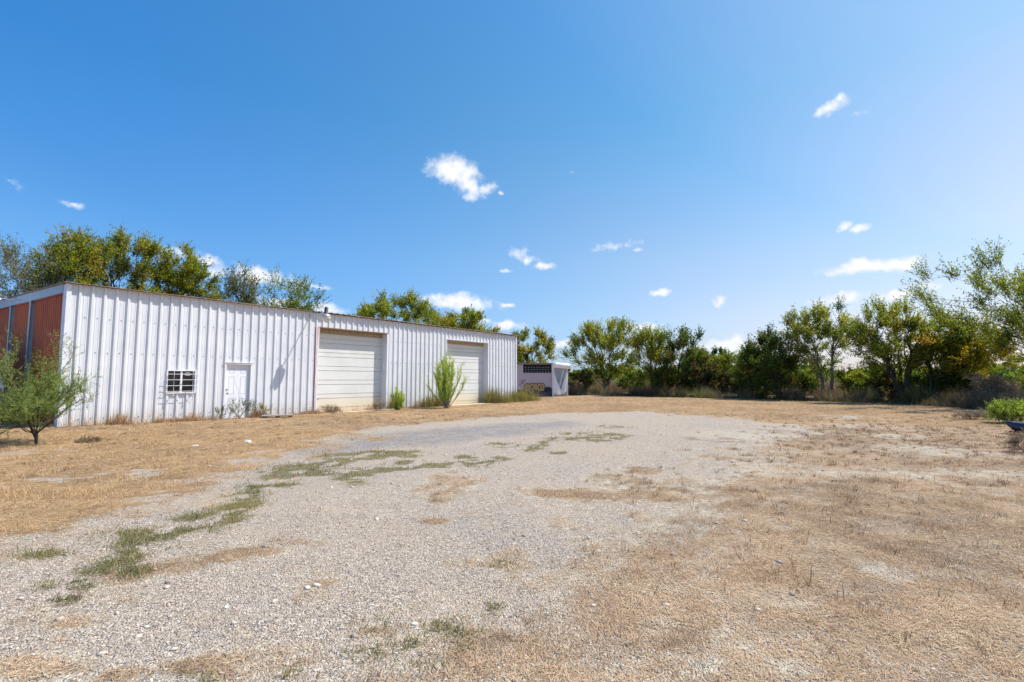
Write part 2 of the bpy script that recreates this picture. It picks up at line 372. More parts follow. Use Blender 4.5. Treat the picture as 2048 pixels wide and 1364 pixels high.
M['leaflime'] = tinted('lime_green_needles', [(0, (.18, .24, .05)), (.5, (.33, .42, .10)), (1, (.50, .54, .19))], .45)
M['leafdead'] = tinted('dead_grey_brown_twigs', [(0, (.12, .085, .055)), (.5, (.27, .19, .12)), (1, (.46, .35, .23))], .25, tcol=(1, 1, 1))
STRAW = [(0, (.16, .088, .045)), (.3, (.36, .215, .105)), (.6, (.56, .365, .185)), (.85, (.69, .495, .275)), (1, (.76, .60, .40))]
M['straw'] = tinted('dry_straw', STRAW, .15, .8, .15, (1, .95, .8))
M['palestraw'] = tinted('pale_dry_grass', [(0, (.15, .088, .052)), (.3, (.36, .228, .13)), (.6, (.56, .385, .235)), (1, (.76, .595, .41))], .15, .8, .15, (1, .95, .8))
M['weed'] = tinted('low_green_weeds', [(0, (.075, .078, .034)), (.35, (.145, .145, .058)), (.65, (.26, .222, .098)), (1, (.42, .31, .17))], .25, .7, .15)
M['tallweed'] = tinted('tall_dry_weeds', [(0, (.07, .055, .042)), (.35, (.20, .155, .115)), (.6, (.31, .24, .165)), (.8, (.15, .19, .055)), (1, (.25, .30, .08))], .3, .8, .1, (1, 1, .8))
M['redweed'] = tinted('reddish_field_weeds', [(0, (.10, .05, .03)), (.4, (.26, .135, .08)), (.7, (.38, .215, .125)), (1, (.20, .22, .07))], .3, .8, .1, (1, 1, .8))

# ------------------------------------------------------------------ ground
def poly_w(pts): return np.array([gp(*p) for p in pts])
def sdist(P, X, Y):                                   # signed distance to a polygon, negative inside
    n = len(P); d = np.full(X.shape, 1e9); ins = np.zeros(X.shape, bool)
    for i in range(n):
        a = P[i]; b = P[(i + 1) % n]; e = b - a; wx, wy = X - a[0], Y - a[1]
        t = np.clip((wx * e[0] + wy * e[1]) / (e @ e), 0, 1)
        d = np.minimum(d, np.hypot(wx - e[0] * t, wy - e[1] * t))
        c = ((a[1] <= Y) != (b[1] <= Y)); dy = np.where(abs(e[1]) < 1e-9, 1e-9, e[1])
        ins ^= c & (X < a[0] + e[0] * (Y - a[1]) / dy)
    return np.where(ins, -d, d)
GRAVEL = poly_w([(-420, 1230), (-120, 1180), (60, 1106), (200, 1066), (300, 1034), (420, 988), (500, 945), (560, 925), (640, 903), (700, 872), (800, 853), (960, 838), (1100, 828),
                 (1280, 823), (1420, 833), (1540, 846), (1610, 862), (1520, 884), (1470, 908), (1440, 938), (1395, 965), (1330, 1005), (1250, 1050), (1165, 1105), (1075, 1165), (960, 1225),
                 (820, 1275), (660, 1330), (520, 1400), (300, 1600), (-900, 1600)])
DARKG = poly_w([(610, 905), (700, 885), (760, 868), (880, 858), (1010, 849), (1130, 845), (1160, 852), (1090, 862), (980, 876), (860, 893), (740, 897), (660, 912)])
GOLD = poly_w([(-900, 1300), (60, 1120), (640, 930), (1000, 850), (1500, 850), (1700, 850), (2300, 862), (3200, 900), (3200, 790), (-3000, 800), (-3000, 1300)])
def ell(c, rx, ry):
    g0 = gp(c[0] - rx, c[1]); g1 = gp(c[0] + rx, c[1]); a = gp(c[0], c[1] - ry); b = gp(c[0], c[1] + ry)
    return (g0[0] + g1[0]) / 2, (a[1] + b[1]) / 2, (g1[0] - g0[0]) / 2, (a[1] - b[1]) / 2
STRAWE = [ell(*e) for e in [((895, 978), 50, 30), ((1180, 985), 130, 14), ((1240, 965), 70, 16), ((1100, 988), 60, 8), ((1330, 985), 70, 22), ((440, 1118), 70, 10), ((520, 1104), 70, 9), ((600, 1085), 60, 7),
          ((340, 1138), 70, 14), ((260, 1160), 60, 18), ((140, 1245), 60, 14), ((245, 1200), 40, 12), ((60, 1330), 120, 22), ((420, 1330), 90, 26), ((240, 1345), 60, 14), ((730, 1255), 40, 16), ((1560, 915), 90, 12), ((1450, 915), 60, 8), ((1290, 940), 50, 8), ((750, 880), 40, 4), ((870, 1040), 30, 6), ((650, 1160), 30, 8)]]
GREENE = [ell(*e) for e in [((95, 1215), 30, 9), ((150, 1182), 34, 8), ((205, 1150), 34, 9), ((245, 1128), 34, 9), ((285, 1106), 38, 9), ((330, 1086), 44, 10), ((380, 1062), 44, 10), ((425, 1042), 40, 9), ((462, 1020), 34, 8), ((498, 997), 30, 8), ((530, 975), 34, 7), ((575, 955), 40, 8), ((630, 935), 44, 7), ((680, 922), 46, 6), ((740, 908), 50, 5), ((800, 915), 44, 5), ((690, 942), 50, 6), ((830, 930), 44, 4), ((905, 930), 40, 4), ((1130, 878), 30, 3), ((1210, 868), 30, 3), ((600, 1345), 34, 9), ((660, 1338), 34, 9), ((720, 1322), 34, 10), ((780, 1305), 34, 10), ((840, 1285), 34, 9), ((890, 1265), 30, 9), ((935, 1245), 26, 8), ((350, 1068), 88, 17), ((300, 1088), 66, 11), ((420, 1042), 60, 14), ((470, 1020), 40, 12), ((500, 995), 30, 9), ((550, 970), 46, 8), ((600, 940), 62, 14), ((560, 948), 40, 8), ((640, 930), 46, 7), ((700, 910), 54, 7), ((715, 953), 34, 8), ((715, 968), 22, 5), ((760, 915), 58, 8),
          ((800, 905), 40, 5), ((860, 938), 56, 5), ((880, 932), 40, 5), ((962, 927), 36, 7), ((1000, 918), 24, 4), ((940, 915), 20, 4), ((1165, 869), 38, 4), ((1190, 878), 46, 4), ((1080, 894), 24, 4), ((1000, 890), 30, 4), ((1100, 885), 20, 3), ((1230, 855), 30, 3), ((1240, 872), 24, 3), ((1060, 900), 14, 3), ((1115, 905), 18, 3),
          ((240, 1128), 34, 14), ((270, 1148), 30, 12), ((120, 1208), 32, 11), ((95, 1112), 46, 8), ((200, 1148), 40, 10), ((130, 1180), 50, 10), ((740, 1310), 40, 15), ((700, 1338), 50, 14), ((810, 1325), 46, 16), ((905, 1255), 46, 14), ((945, 1240), 34, 10), ((990, 1208), 14, 10), ((760, 1245), 22, 10), ((620, 1340), 30, 12), ((480, 1048), 20, 4), ((390, 1360), 40, 10), ((1010, 1130), 30, 5), ((880, 1290), 50, 10), ((640, 950), 30, 5), ((790, 940), 50, 5)]]
DRYE = [ell(*e) for e in [((1440, 880), 90, 8), ((1620, 882), 90, 10), ((1560, 862), 60, 5), ((1880, 832), 150, 7), ((1650, 960), 60, 6)]]
PALEE = [ell(*e) for e in [((1660, 942), 130, 15), ((1780, 945), 80, 12), ((1490, 870), 90, 8), ((1850, 900), 120, 14), ((1500, 1330), 130, 30), ((1700, 850), 120, 5), ((1750, 870), 90, 6), ((1440, 1290), 70, 25), ((1330, 1250), 60, 20), ((1800, 1130), 120, 18), ((1560, 1190), 90, 16), ((1960, 945), 80, 14)]]
BAREE = [ell(*e) for e in [((330, 1000), 90, 22), ((420, 960), 70, 14), ((280, 948), 80, 10), ((500, 925), 60, 8), ((210, 1055), 90, 16), ((60, 1085), 90, 14), ((110, 960), 70, 10), ((560, 905), 60, 6), ((660, 880), 70, 5), ((1700, 835), 90, 4), ((40, 905), 60, 8)]]
def ells(E, X, Y, wx, wy, soft=.45):
    m = np.zeros(X.shape)
    for cx, cy, rx, ry in E:
        if E is GREENE: rx, ry = rx * 1.18, ry * 1.25
        k = (np.abs(X - cx) < rx * 2.2 + .5) & (np.abs(Y - cy) < ry * 2.2 + .5)
        if not k.any(): continue
        s_ = min(.5, max(rx, ry) * .5)
        d = np.hypot((X[k] - cx + wx[k] * s_) / rx, (Y[k] - cy + wy[k] * s_) / ry)
        m[k] = np.maximum(m[k], sstep(1 + soft, 1 - soft, d))
    return m
def masks(X, Y):
    X = np.asarray(X, float); Y = np.asarray(Y, float)
    wx = fbm(X * .9, Y * .9, 21, 4) - .5; wy = fbm(X * .9, Y * .9, 31, 4) - .5
    fx = fbm(X * 3.5, Y * 3.5, 41, 3) - .5
    dG = sdist(GRAVEL, X + wx * 1.3, Y + wy * 1.3) + fx * .8
    gold = sstep(.8, -.8, sdist(GOLD, X + wx, Y + wy))
    soft = 1.0 - .30 * gold                            # the right border fades, the left one is fairly crisp
    out = sstep(-.55, 1.15, dG / soft)
    clump = fbm(X * 1.6, Y * 1.6, 51, 4); fine = fbm(X * 4.2, Y * 4.2, 61, 4)
    near = sstep(.36, .62, .38 * clump + .62 * fine)
    straw = out * (gold * (.72 + .28 * near) + (1 - gold) * (.56 + .42 * near))
    speck = sstep(.54, .72, fbm(X * 2.2, Y * 2.2, 71, 4)) * .5
    straw = np.maximum(straw, speck * sstep(-2.5, 0, dG))
    straw = np.maximum(straw, .9 * ells(STRAWE, X, Y, wx, wy, .6) * (.45 + .55 * near))
    green = ells(GREENE, X, Y, wx * 2.0, wy * 2.0, .7) * sstep(.36, .56, .7 * fine + .3 * fbm(X * 9, Y * 9, 63, 2))
    dark = sstep(.6, -.6, sdist(DARKG, X + wx, Y + wy))
    pale = ells(PALEE, X, Y, wx * 1.5, wy * 1.5, .7)
    dry = ells(DRYE, X, Y, wx * 2.2, wy * 2.2, .9) * sstep(.34, .66, fine) * .8
    straw = straw * (1 - .42 * pale) * (1 - .75 * ells(BAREE, X, Y, wx * 1.6, wy * 1.6, .7) * sstep(.62, .42, fine))
    t, d = loc(X, Y)
    far = sstep(2, 12, 1 * sdist(YARD, X, Y))
    return dict(straw=straw, green=green, dark=dark, pale=pale, dry=dry, gold=gold, far=far)
YARD = np.array([(-30, -10), (-30, 30), (2, 45), gp(1180, 790), gp(1400, 795), gp(1600, 799), gp(1800, 806), gp(1960, 813), gp(2200, 826), (30, -10)])

def axis(*segs):
    r = []
    for a, b, s in segs: r += list(np.arange(a, b, s))
    return np.array(r + [segs[-1][1]])
gx = axis((-3000, -200, 400), (-200, -60, 20), (-60, -14, 1.), (-14, -6, .2), (-6, 7, .085), (7, 16, .16), (16, 40, .4), (40, 60, 2), (60, 200, 20), (200, 3000, 400))
gy = axis((-200, -5, 30), (-5, 2, 1.), (2, 9, .085), (9, 16, .14), (16, 34, .3), (34, 60, 1), (60, 120, 6), (120, 400, 40), (400, 3400, 400))
GX, GY = np.meshgrid(gx, gy); nx, ny = len(gx), len(gy)
V = np.stack([GX.ravel(), GY.ravel(), hfn(GX.ravel(), GY.ravel())], 1)
i = (np.arange(ny - 1)[:, None] * nx + np.arange(nx - 1)[None]).ravel()
Q = np.stack([i, i + 1, i + nx + 1, i + nx], 1)
def m_ground():
    m, t, o = mat('gravel_and_straw_ground'); v = objvec(t)
    def att(n_): return N(t, 'ShaderNodeAttribute', attribute_name=n_).outputs['Fac']
    def voro(scale, feat='F1', rnd=1.):
        n = N(t, 'ShaderNodeTexVoronoi', feature=feat); n.inputs['Scale'].default_value = scale; n.inputs['Randomness'].default_value = rnd
        t.links.new(wv, n.inputs['Vector']); return n
    nd = noise(t, 14, 3, .6, v); off = N(t, 'ShaderNodeVectorMath', operation='SCALE'); off.inputs['Scale'].default_value = .03; t.links.new(nd.outputs['Color'], off.inputs[0])
    ad_ = N(t, 'ShaderNodeVectorMath', operation='ADD'); t.links.new(v, ad_.inputs[0]); t.links.new(off.outputs[0], ad_.inputs[1]); wv = ad_.outputs[0]
    v1 = voro(84); v2 = voro(38); 
    def val(n):
        s_ = N(t, 'ShaderNodeSeparateColor'); t.links.new(n.outputs['Color'], s_.inputs[0]); return s_.outputs[0]
    r1 = ramp(t, [(0, (.17, .13, .107)), (.22, (.325, .262, .215)), (.5, (.485, .388, .303)), (.75, (.605, .497, .392)), (1, (.76, .665, .555))], val(v1))
    r2 = ramp(t, [(0, (.19, .155, .13)), (.3, (.385, .315, .257)), (.65, (.54, .44, .345)), (1, (.76, .67, .565))], val(v2))
    big = maprange(t, noise(t, 3.2, 4, .6, v).outputs['Fac'], .42, .6)
    g = mixc(t, mth(t, 'MULTIPLY', big, .55), r1.outputs[0], r2.outputs[0])
    dirt = maprange(t, noise(t, .55, 6, .65, v).outputs['Fac'], .45, .68); dust = mixc(t, noise(t, 30, 4, .6, v).outputs['Fac'], (.44, .345, .25), (.57, .47, .36))
    g = mixc(t, mth(t, 'MULTIPLY', dirt, .7), g, dust)
    blu = maprange(t, noise(t, .35, 4, .6, v).outputs['Fac'], .45, .65); g = mixc(t, mth(t, 'MULTIPLY', blu, .25), g, (.34, .32, .315))
    dk = mixc(t, val(v1), (.14, .135, .14), (.40, .38, .37)); g = mixc(t, mth(t, 'MULTIPLY', att('dark'), maprange(t, noise(t, 2.5, 6, .7, v).outputs['Fac'], .35, .6, .35, .85)), g, dk)
    limes = mixc(t, val(v2), (.46, .385, .285), (.74, .665, .53)); soil = mixc(t, noise(t, 45, 5, .65, v).outputs['Fac'], (.33, .245, .165), (.50, .40, .285))
    s1 = noise(t, 1, 5, .7, objvec(t, (70, 9, 1)), 1.2); s2 = noise(t, 1, 5, .7, objvec(t, (10, 75, 1)), 1.2); s3 = noise(t, 55, 5, .7, v, 2.)
    sv = mth(t, 'MAXIMUM', mth(t, 'MAXIMUM', s1.outputs['Fac'], s2.outputs['Fac']), s3.outputs['Fac'])
    sg = ramp(t, [(.42, (.19, .112, .055)), (.54, (.41, .255, .13)), (.64, (.56, .37, .20)), (.8, (.68, .50, .31))], sv).outputs[0]
    sp_ = ramp(t, [(.42, (.22, .14, .085)), (.54, (.42, .285, .18)), (.64, (.57, .41, .27)), (.8, (.71, .57, .41))], sv).outputs[0]
    tone = mth(t, 'MULTIPLY', maprange(t, noise(t, .28, 5, .6, v).outputs['Fac'], .35, .65, .74, 1.12), maprange(t, noise(t, 1.7, 6, .7, v).outputs['Fac'], .35, .6, .66, 1.1))
    sc = mixc(t, att('gold'), sp_, sg); mu = N(t, 'ShaderNodeVectorMath', operation='SCALE'); t.links.new(sc, mu.inputs[0]); t.links.new(tone, mu.inputs['Scale']); sc = mu.outputs[0]
    right = mth(t, 'SUBTRACT', 1.0, att('gold'))
    g2 = mixc(t, mth(t, 'MULTIPLY', maprange(t, noise(t, 5, 5, .65, v).outputs['Fac'], .4, .62), .8), limes, soil)
    g2 = mixc(t, .35, g2, r2.outputs[0]); base = mixc(t, mth(t, 'MULTIPLY', right, maprange(t, att('straw'), .05, .4)), g, g2)
    base = mixc(t, mth(t, 'MULTIPLY', att('pale'), .5), base, limes)
    th_ = mth(t, 'ADD', att('straw'), mth(t, 'MULTIPLY', mth(t, 'SUBTRACT', noise(t, 7, 6, .7, v).outputs['Fac'], .5), 1.1))
    c = mixc(t, mth(t, 'MULTIPLY', maprange(t, th_, .28, .72), .92), base, sc)
    dryc = mixc(t, sv, (.16, .10, .07), (.36, .25, .18)); c = mixc(t, mth(t, 'MULTIPLY', maprange(t, mth(t, 'ADD', att('dry'), mth(t, 'MULTIPLY', mth(t, 'SUBTRACT', noise(t, 4, 6, .7, v).outputs['Fac'], .5), 1.2)), .3, .8), .75), c, dryc)
    gr = mixc(t, sv, (.09, .085, .03), (.24, .21, .09)); gth = mth(t, 'ADD', att('green'), mth(t, 'MULTIPLY', mth(t, 'SUBTRACT', noise(t, 9, 5, .7, v).outputs['Fac'], .5), 1.0))
    c = mixc(t, mth(t, 'MULTIPLY', maprange(t, gth, .35, .75), .8), c, gr)
    fld = ramp(t, [(.3, (.07, .075, .028)), (.5, (.11, .085, .045)), (.7, (.14, .095, .05))], noise(t, .06, 6, .65, v).outputs['Fac']).outputs[0]
    c = mixc(t, att('far'), c, fld)
    b = principled(t, o, c, .92, 0, .15)
    hh = mth(t, 'ADD', mth(t, 'MULTIPLY', v1.outputs['Distance'], -1.0), mth(t, 'ADD', mth(t, 'MULTIPLY', v2.outputs['Distance'], -.8), mth(t, 'MULTIPLY', sv, .6)))
    bump(t, b, hh, .85, .022); return m
M['ground'] = m_ground()
ground = mesh_np('ground', V, Q, M['ground'], smooth=True, kind='structure')
mk = masks(GX.ravel(), GY.ravel())
for k_, val_ in mk.items():
    a = ground.data.attributes.new(k_, 'FLOAT', 'POINT'); a.data.foreach_set('value', np.ascontiguousarray(val_, np.float32))
del V, Q

RNG = np.random.default_rng(7)
def ribbons(P, yaw, tilt, L, Wd, droop, rng, segs=2):
    """grass blades as bent ribbons standing at P"""
    n = len(P); d = np.stack([np.cos(yaw) * np.cos(tilt), np.sin(yaw) * np.cos(tilt), np.sin(tilt)], 1)
    sdv = np.stack([-np.sin(yaw), np.cos(yaw), rng.normal(0, .25, n)], 1); L = L[:, None]; w = (Wd / 2)[:, None]
    if segs == 1:
        tip = P + d * L; V_ = np.stack([P - sdv * w, P + sdv * w, tip + sdv * w * .3, tip - sdv * w * .3], 1)
        return V_.reshape(-1, 3), np.arange(4 * n).reshape(n, 4)
    dn = np.array([0, 0, 1.]) * (droop[:, None] * L)
    mid = P + d * L * .55 + dn * .15; tip = P + d * L - dn * .55
    tip[:, 2] = np.maximum(tip[:, 2], P[:, 2] + .002)
    V_ = np.stack([P - sdv * w, P + sdv * w, mid - sdv * w * .85, mid + sdv * w * .85, tip - sdv * w * .2, tip + sdv * w * .2], 1)
    b = np.arange(n)[:, None] * 6; Q_ = np.concatenate([b + np.array([0, 1, 3, 2]), b + np.array([2, 3, 5, 4])], 0)
    return V_.reshape(-1, 3), Q_
def pts_view(n, y0, y1, rng, pad=1.2):               # points spread over the part of the yard that the photo takes in
    Y = np.sqrt(rng.uniform(y0 ** 2, y1 ** 2, n)); X = rng.uniform(-1, 1, n) * (Y * 1.06 * pad + .25); return X, Y
def lift(X, Y, dz=.004): return np.stack([X, Y, hfn(X, Y) + dz], 1)
def outside_barn(X, Y, mrg=.12):
    t, d = loc(X, Y); return ~((t > -mrg) & (t < BL + mrg) & (d > -mrg) & (d < BD + mrg))
VS, QS, TS = {}, {}, {}
def put(key, VQ, tint, segs):
    V_, Q_ = VQ; b = sum(len(v) for v in VS.get(key, []))
    VS.setdefault(key, []).append(V_); QS.setdefault(key, []).append(Q_ + b); TS.setdefault(key, []).append(np.tile(tint, segs))
for (n_, y0, y1, wmin, wmax, lmin, lmax, segs) in ((190000, 2.2, 6.5, .0012, .0028, .02, .10, 2), (230000, 6.5, 14, .0022, .0045, .03, .11, 1), (170000, 14, 45, .005, .010, .05, .16, 1)):
    X, Y = pts_view(n_ * 2, y0, y1, RNG); mk = masks(X, Y); pr = (mk['straw'] ** 1.3 + .045 + .10 * mk['green']) * (1 - .4 * mk['green']) * (1 - mk['far']); k = (RNG.random(len(X)) < pr) & outside_barn(X, Y); X, Y = X[k], Y[k]
    g_ = mk['gold'][k]; n = len(X); cl = fbm(X * 2.1, Y * 2.1, 81, 3)
    up = RNG.random(n) < sstep(.5, .66, cl) * .42
    tilt = np.where(up, RNG.uniform(.35, 1.3, n), RNG.normal(.06, .10, n)); L = RNG.uniform(lmin, lmax, n) * np.where(up, .75, 1) * (.7 + .6 * g_)
    Wd = RNG.uniform(wmin, wmax, n); tint = np.clip(.66 + RNG.normal(0, .2, n) - .35 * (cl - .45) * (1.2 - g_) * 2 - .45 * (RNG.random(n) < .10), 0, 1)
    VQ = ribbons(lift(X, Y, .006), RNG.uniform(0, 6.283, n), tilt, L, Wd, RNG.uniform(0, .3, n), RNG, segs)
    tt = np.tile(g_ > RNG.random(n), segs)
    V_, Q_ = VQ
    for key, sel in (('gold', tt), ('pale', ~tt)):
        b = sum(len(v) for v in VS.get(key, [])); VS.setdefault(key, []).append(V_); QS.setdefault(key, []).append(Q_[sel] + b); TS.setdefault(key, []).append(np.tile(tint, segs)[sel])
# low tufts of cut grass on the right of the yard
X, Y = pts_view(9500, 2.3, 20, RNG); mk = masks(X, Y); k = (RNG.random(len(X)) < (1 - mk['gold']) * mk['straw'] * .9 + .12 * mk['gold'] * mk['straw']) & outside_barn(X, Y, .4); X, Y = X[k], Y[k]
nb = 26; r = np.abs(RNG.normal(0, .05, (len(X), nb))) * RNG.uniform(.6, 1.6, (len(X), 1)); an = RNG.uniform(0, 6.283, (len(X), nb))
BX = (X[:, None] + r * np.cos(an)).ravel(); BY = (Y[:, None] + r * np.sin(an)).ravel(); n = len(BX)
yw = (an + RNG.normal(0, .8, an.shape)).ravel(); dist = np.repeat(Y, nb)
tint = np.clip(np.repeat(np.where(RNG.random(len(X)) < .4, RNG.uniform(0, .25, len(X)), RNG.uniform(.3, .8, len(X))), nb) + RNG.normal(0, .12, n), 0, 1)  # darkest tufts: brown grass with clump shadows put into its colour
put('pale', ribbons(lift(BX, BY), yw, RNG.uniform(.15, 1.25, n), RNG.uniform(.03, .095, n), .0012 + .0006 * dist * RNG.uniform(.4, 1, n), RNG.uniform(0, .6, n), RNG, 2), tint, 2)
# broken dead stalks standing in the cut grass
X, Y = pts_view(420, 2.6, 12, RNG); mk = masks(X, Y); k = (RNG.random(len(X)) < mk['straw']) & outside_barn(X, Y, .4); X, Y = X[k], Y[k]; n = len(X)
put('pale', ribbons(lift(X, Y), RNG.uniform(0, 6.283, n), RNG.uniform(.5, 1.55, n), RNG.uniform(.05, .16, n), RNG.uniform(.003, .006, n), RNG.uniform(0, .1, n), RNG, 2), np.zeros(n), 2)
# green and olive weeds creeping over the gravel
for (n_, y0, y1, w0, segs) in ((90000, 2.2, 7, .006, 2), (120000, 7, 24, .012, 1)):
    X, Y = pts_view(n_ * 3, y0, y1, RNG); mk = masks(X, Y); k = RNG.random(len(X)) < mk['green'] ** 1.2; X, Y = X[k][:n_], Y[k][:n_]; n = len(X)
    tint = np.clip(.38 + (fbm(X * 1.7, Y * 1.7, 91, 3) - .5) * 1.1 + RNG.normal(0, .16, n) + .022 * np.clip(Y - 7, 0, 12), 0, 1)
    put('weed', ribbons(lift(X, Y), RNG.uniform(0, 6.283, n), np.where(RNG.random(n) < .35, RNG.uniform(.6, 1.4, n), RNG.uniform(.0, .75, n)), RNG.uniform(.018, .065, n), w0 * RNG.uniform(.4, 1.1, n), RNG.uniform(0, .6, n), RNG, segs), tint, segs)
for key, nm_, mt, lb, ct in (('gold', 'dry_straw', 'straw', 'golden dry straw covering the yard beside the barn and under the trees', 'dry grass'), ('pale', 'dry_grass', 'palestraw', 'pale brown dry grass scattered over the right side of the yard', 'dry grass'), ('weed', 'green_weeds', 'weed', 'low green and olive weeds creeping over the gravel drive', 'weeds')):
    tag(mesh_np(nm_, np.concatenate(VS[key]), np.concatenate(QS[key]), M[mt], tint=np.concatenate(TS[key]), kind='stuff'), lb, ct)
VS.clear(); QS.clear(); TS.clear()
# loose stones lying on the gravel near the road
ph = (1 + 5 ** .5) / 2
ICO_V = np.array([(-1, ph, 0), (1, ph, 0), (-1, -ph, 0), (1, -ph, 0), (0, -1, ph), (0, 1, ph), (0, -1, -ph), (0, 1, -ph), (ph, 0, -1), (ph, 0, 1), (-ph, 0, -1), (-ph, 0, 1)]) / 1.9
ICO_F = np.array([(0, 11, 5), (0, 5, 1), (0, 1, 7), (0, 7, 10), (0, 10, 11), (1, 5, 9), (5, 11, 4), (11, 10, 2), (10, 7, 6), (7, 1, 8), (3, 9, 4), (3, 4, 2), (3, 2, 6), (3, 6, 8), (3, 8, 9), (4, 9, 5), (2, 4, 11), (6, 2, 10), (8, 6, 7), (9, 8, 1)])
def stones(n_, y0, y1, smin, smax, keep):
    X, Y = pts_view(n_, y0, y1, RNG); mk = masks(X, Y); mk['cobble'] = sstep(1.5, .4, np.hypot((X + 2.6) / 1.6, (Y - 3.3) / 1.0)); k = (RNG.random(n_) < keep(mk)) & outside_barn(X, Y); X, Y = X[k], Y[k]; n = len(X); lime = 1 - mk['gold'][k]
    s_ = smin * (smax / smin) ** (RNG.random(n) ** 2.2); yaw = RNG.uniform(0, 6.283, n)
    S = np.stack([s_ * RNG.uniform(.8, 1.5, n), s_ * RNG.uniform(.6, 1.1, n), s_ * RNG.uniform(.35, .75, n)], 1) * .5
    B = ICO_V[None] * (1 + RNG.normal(0, .16, (n, 12, 1))) * S[:, None]
    c, s2 = np.cos(yaw)[:, None], np.sin(yaw)[:, None]; x = B[..., 0] * c - B[..., 1] * s2; y = B[..., 0] * s2 + B[..., 1] * c
    z = hfn(X, Y)[:, None] + B[..., 2] + S[:, 2:3] * .35
    V_ = np.stack([x + X[:, None], y + Y[:, None], z], 2).reshape(-1, 3); Fc = (np.arange(n)[:, None, None] * 12 + ICO_F[None]).reshape(-1, 3)
    tint = np.clip(RNG.random(n) * .8 + .12 + .10 * (s_ > .03), 0, 1)
    return V_, Fc, np.repeat(tint, 20)
M['stone'] = tinted('limestone_gravel', [(0, (.15, .125, .105)), (.25, (.30, .255, .22)), (.5, (.45, .38, .31)), (.75, (.57, .49, .40)), (1, (.74, .67, .58))], 0, .9, .2)
A = stones(95000, 2.3, 5.4, .005, .019, lambda m_: (1 - m_['straw']) ** .7 * .8)
B = stones(15000, 2.3, 16, .014, .055, lambda m_: (1 - m_['straw'] * .9) * .10 + .25 * m_['cobble'] + .35 * m_['pale'] + .16 * (1 - m_['gold']) * m_['straw'])
VV = np.concatenate([A[0], B[0]]); FF = np.concatenate([A[1], B[1] + len(A[0])])
tag(mesh_np('gravel_stones', VV, FF, M['stone'], tint=np.concatenate([A[2], B[2]]), kind='stuff'), 'loose pale and grey limestone gravel scattered over the drive', 'gravel')

# ------------------------------------------------------------------ the metal barn
PITCHR = .3048
def rib_profile(u0, u1, h=.0465, pitch=PITCHR):
    """(position, outward height) of a ribbed steel sheet between u0 and u1"""
    one = [(-.058, 0), (-.027, h), (.027, h), (.058, 0), (.088, 0), (.094, .006), (.108, .006), (.114, 0), (.190, 0), (.196, .006), (.210, .006), (.216, 0)]
    pts = []
    for k in range(int(math.floor(u0 / pitch)) - 1, int(math.ceil(u1 / pitch)) + 2):
        pts += [(k * pitch + a * pitch / PITCHR, b) for a, b in one]
    xs = [p[0] for p in pts]; ys = [p[1] for p in pts]
    f = lambda u: float(np.interp(u, xs, ys))
    return [(u0, f(u0))] + [p for p in pts if u0 + 1e-4 < p[0] < u1 - 1e-4] + [(u1, f(u1))]
def sheet(mb, u0, u1, z0, z1, place, **kw):
    pr = rib_profile(u0, u1, **kw); V_ = []; Fs = []
    for u, o in pr:
        a, b = (z0(u) if callable(z0) else z0), (z1(u) if callable(z1) else z1)
        V_ += [place(u, o, a), place(u, o, b)]
    for i in range(len(pr) - 1): Fs.append((2 * i, 2 * i + 2, 2 * i + 3, 2 * i + 1))
    mb.add(V_, Fs)
ROOFZ = lambda y: EAVE + .05 * y
barn = empty('metal_barn', 'long white ribbed metal barn with red end wall and rusty roof edge', 'barn', (P0[0], P0[1], 0), math.atan2(DIR[1], DIR[0]))
WIN = (2.70, 3.60, .97, 1.78); DOOR = (4.55, 5.55, 0, 2.08); G1 = (8.34, 12.03, 0, 3.70); G2 = (16.27, 19.88, 0, 3.70)
w = MB(); fr = lambda u, o, z: (u, -o, z); ZB = -.15
prev = 0
for (a, b, z0, z1) in (WIN, DOOR, G1, G2):
    sheet(w, prev, a, ZB, EAVE, fr)
    if z0 > 0: sheet(w, a, b, ZB, z0, fr)
    sheet(w, a, b, z1, EAVE, fr); prev = b
sheet(w, prev, BL, ZB, EAVE, fr)
w.mi = 1                                              # rows of screws at the girts
rs = random.Random(3)
for zz in (.25, 2.28, 3.35):
    for k in range(1, 75):
        u = k * PITCHR + .152
        if any(a - .05 < u < b + .05 and z0 - .05 < zz < z1 + .05 for a, b, z0, z1 in (WIN, DOOR, G1, G2)): continue
        c = .011; z = zz + rs.uniform(-.012, .012); w.box((u - c, -.012, z - c), (u + c, -.001, z + c))
for k in range(0, 76):
    for j in range(7):
        if rs.random() < .35:
            u = k * PITCHR - .03; z = .5 + j * .55 + rs.uniform(-.2, .2)
            if any(a - .05 < u < b + .05 and z0 - .05 < z < z1 + .05 for a, b, z0, z1 in (WIN, DOOR, G1, G2)): continue
            w.box((u - .009, -.044, z - .009), (u + .009, -.030, z + .009))
w.build('front_wall', [M['white'], M['darkmetal']], barn)
b = MB(); sheet(b, 0, BD, -.1, lambda y: ROOFZ(y) - .05, lambda u, o, z: (.12 - o, u, z)); o = b.build('end_wall', M['red'], barn); o['label'] = 'red ribbed end wall'
b = MB(); sheet(b, 0, BD, -.1, lambda y: ROOFZ(y) - .05, lambda u, o, z: (BL + o, u, z)); sheet(b, .05, BL, -.1, ROOFZ(BD) - .05, lambda u, o, z: (u, BD + o, z)); b.build('rear_wall', M['white'], barn)
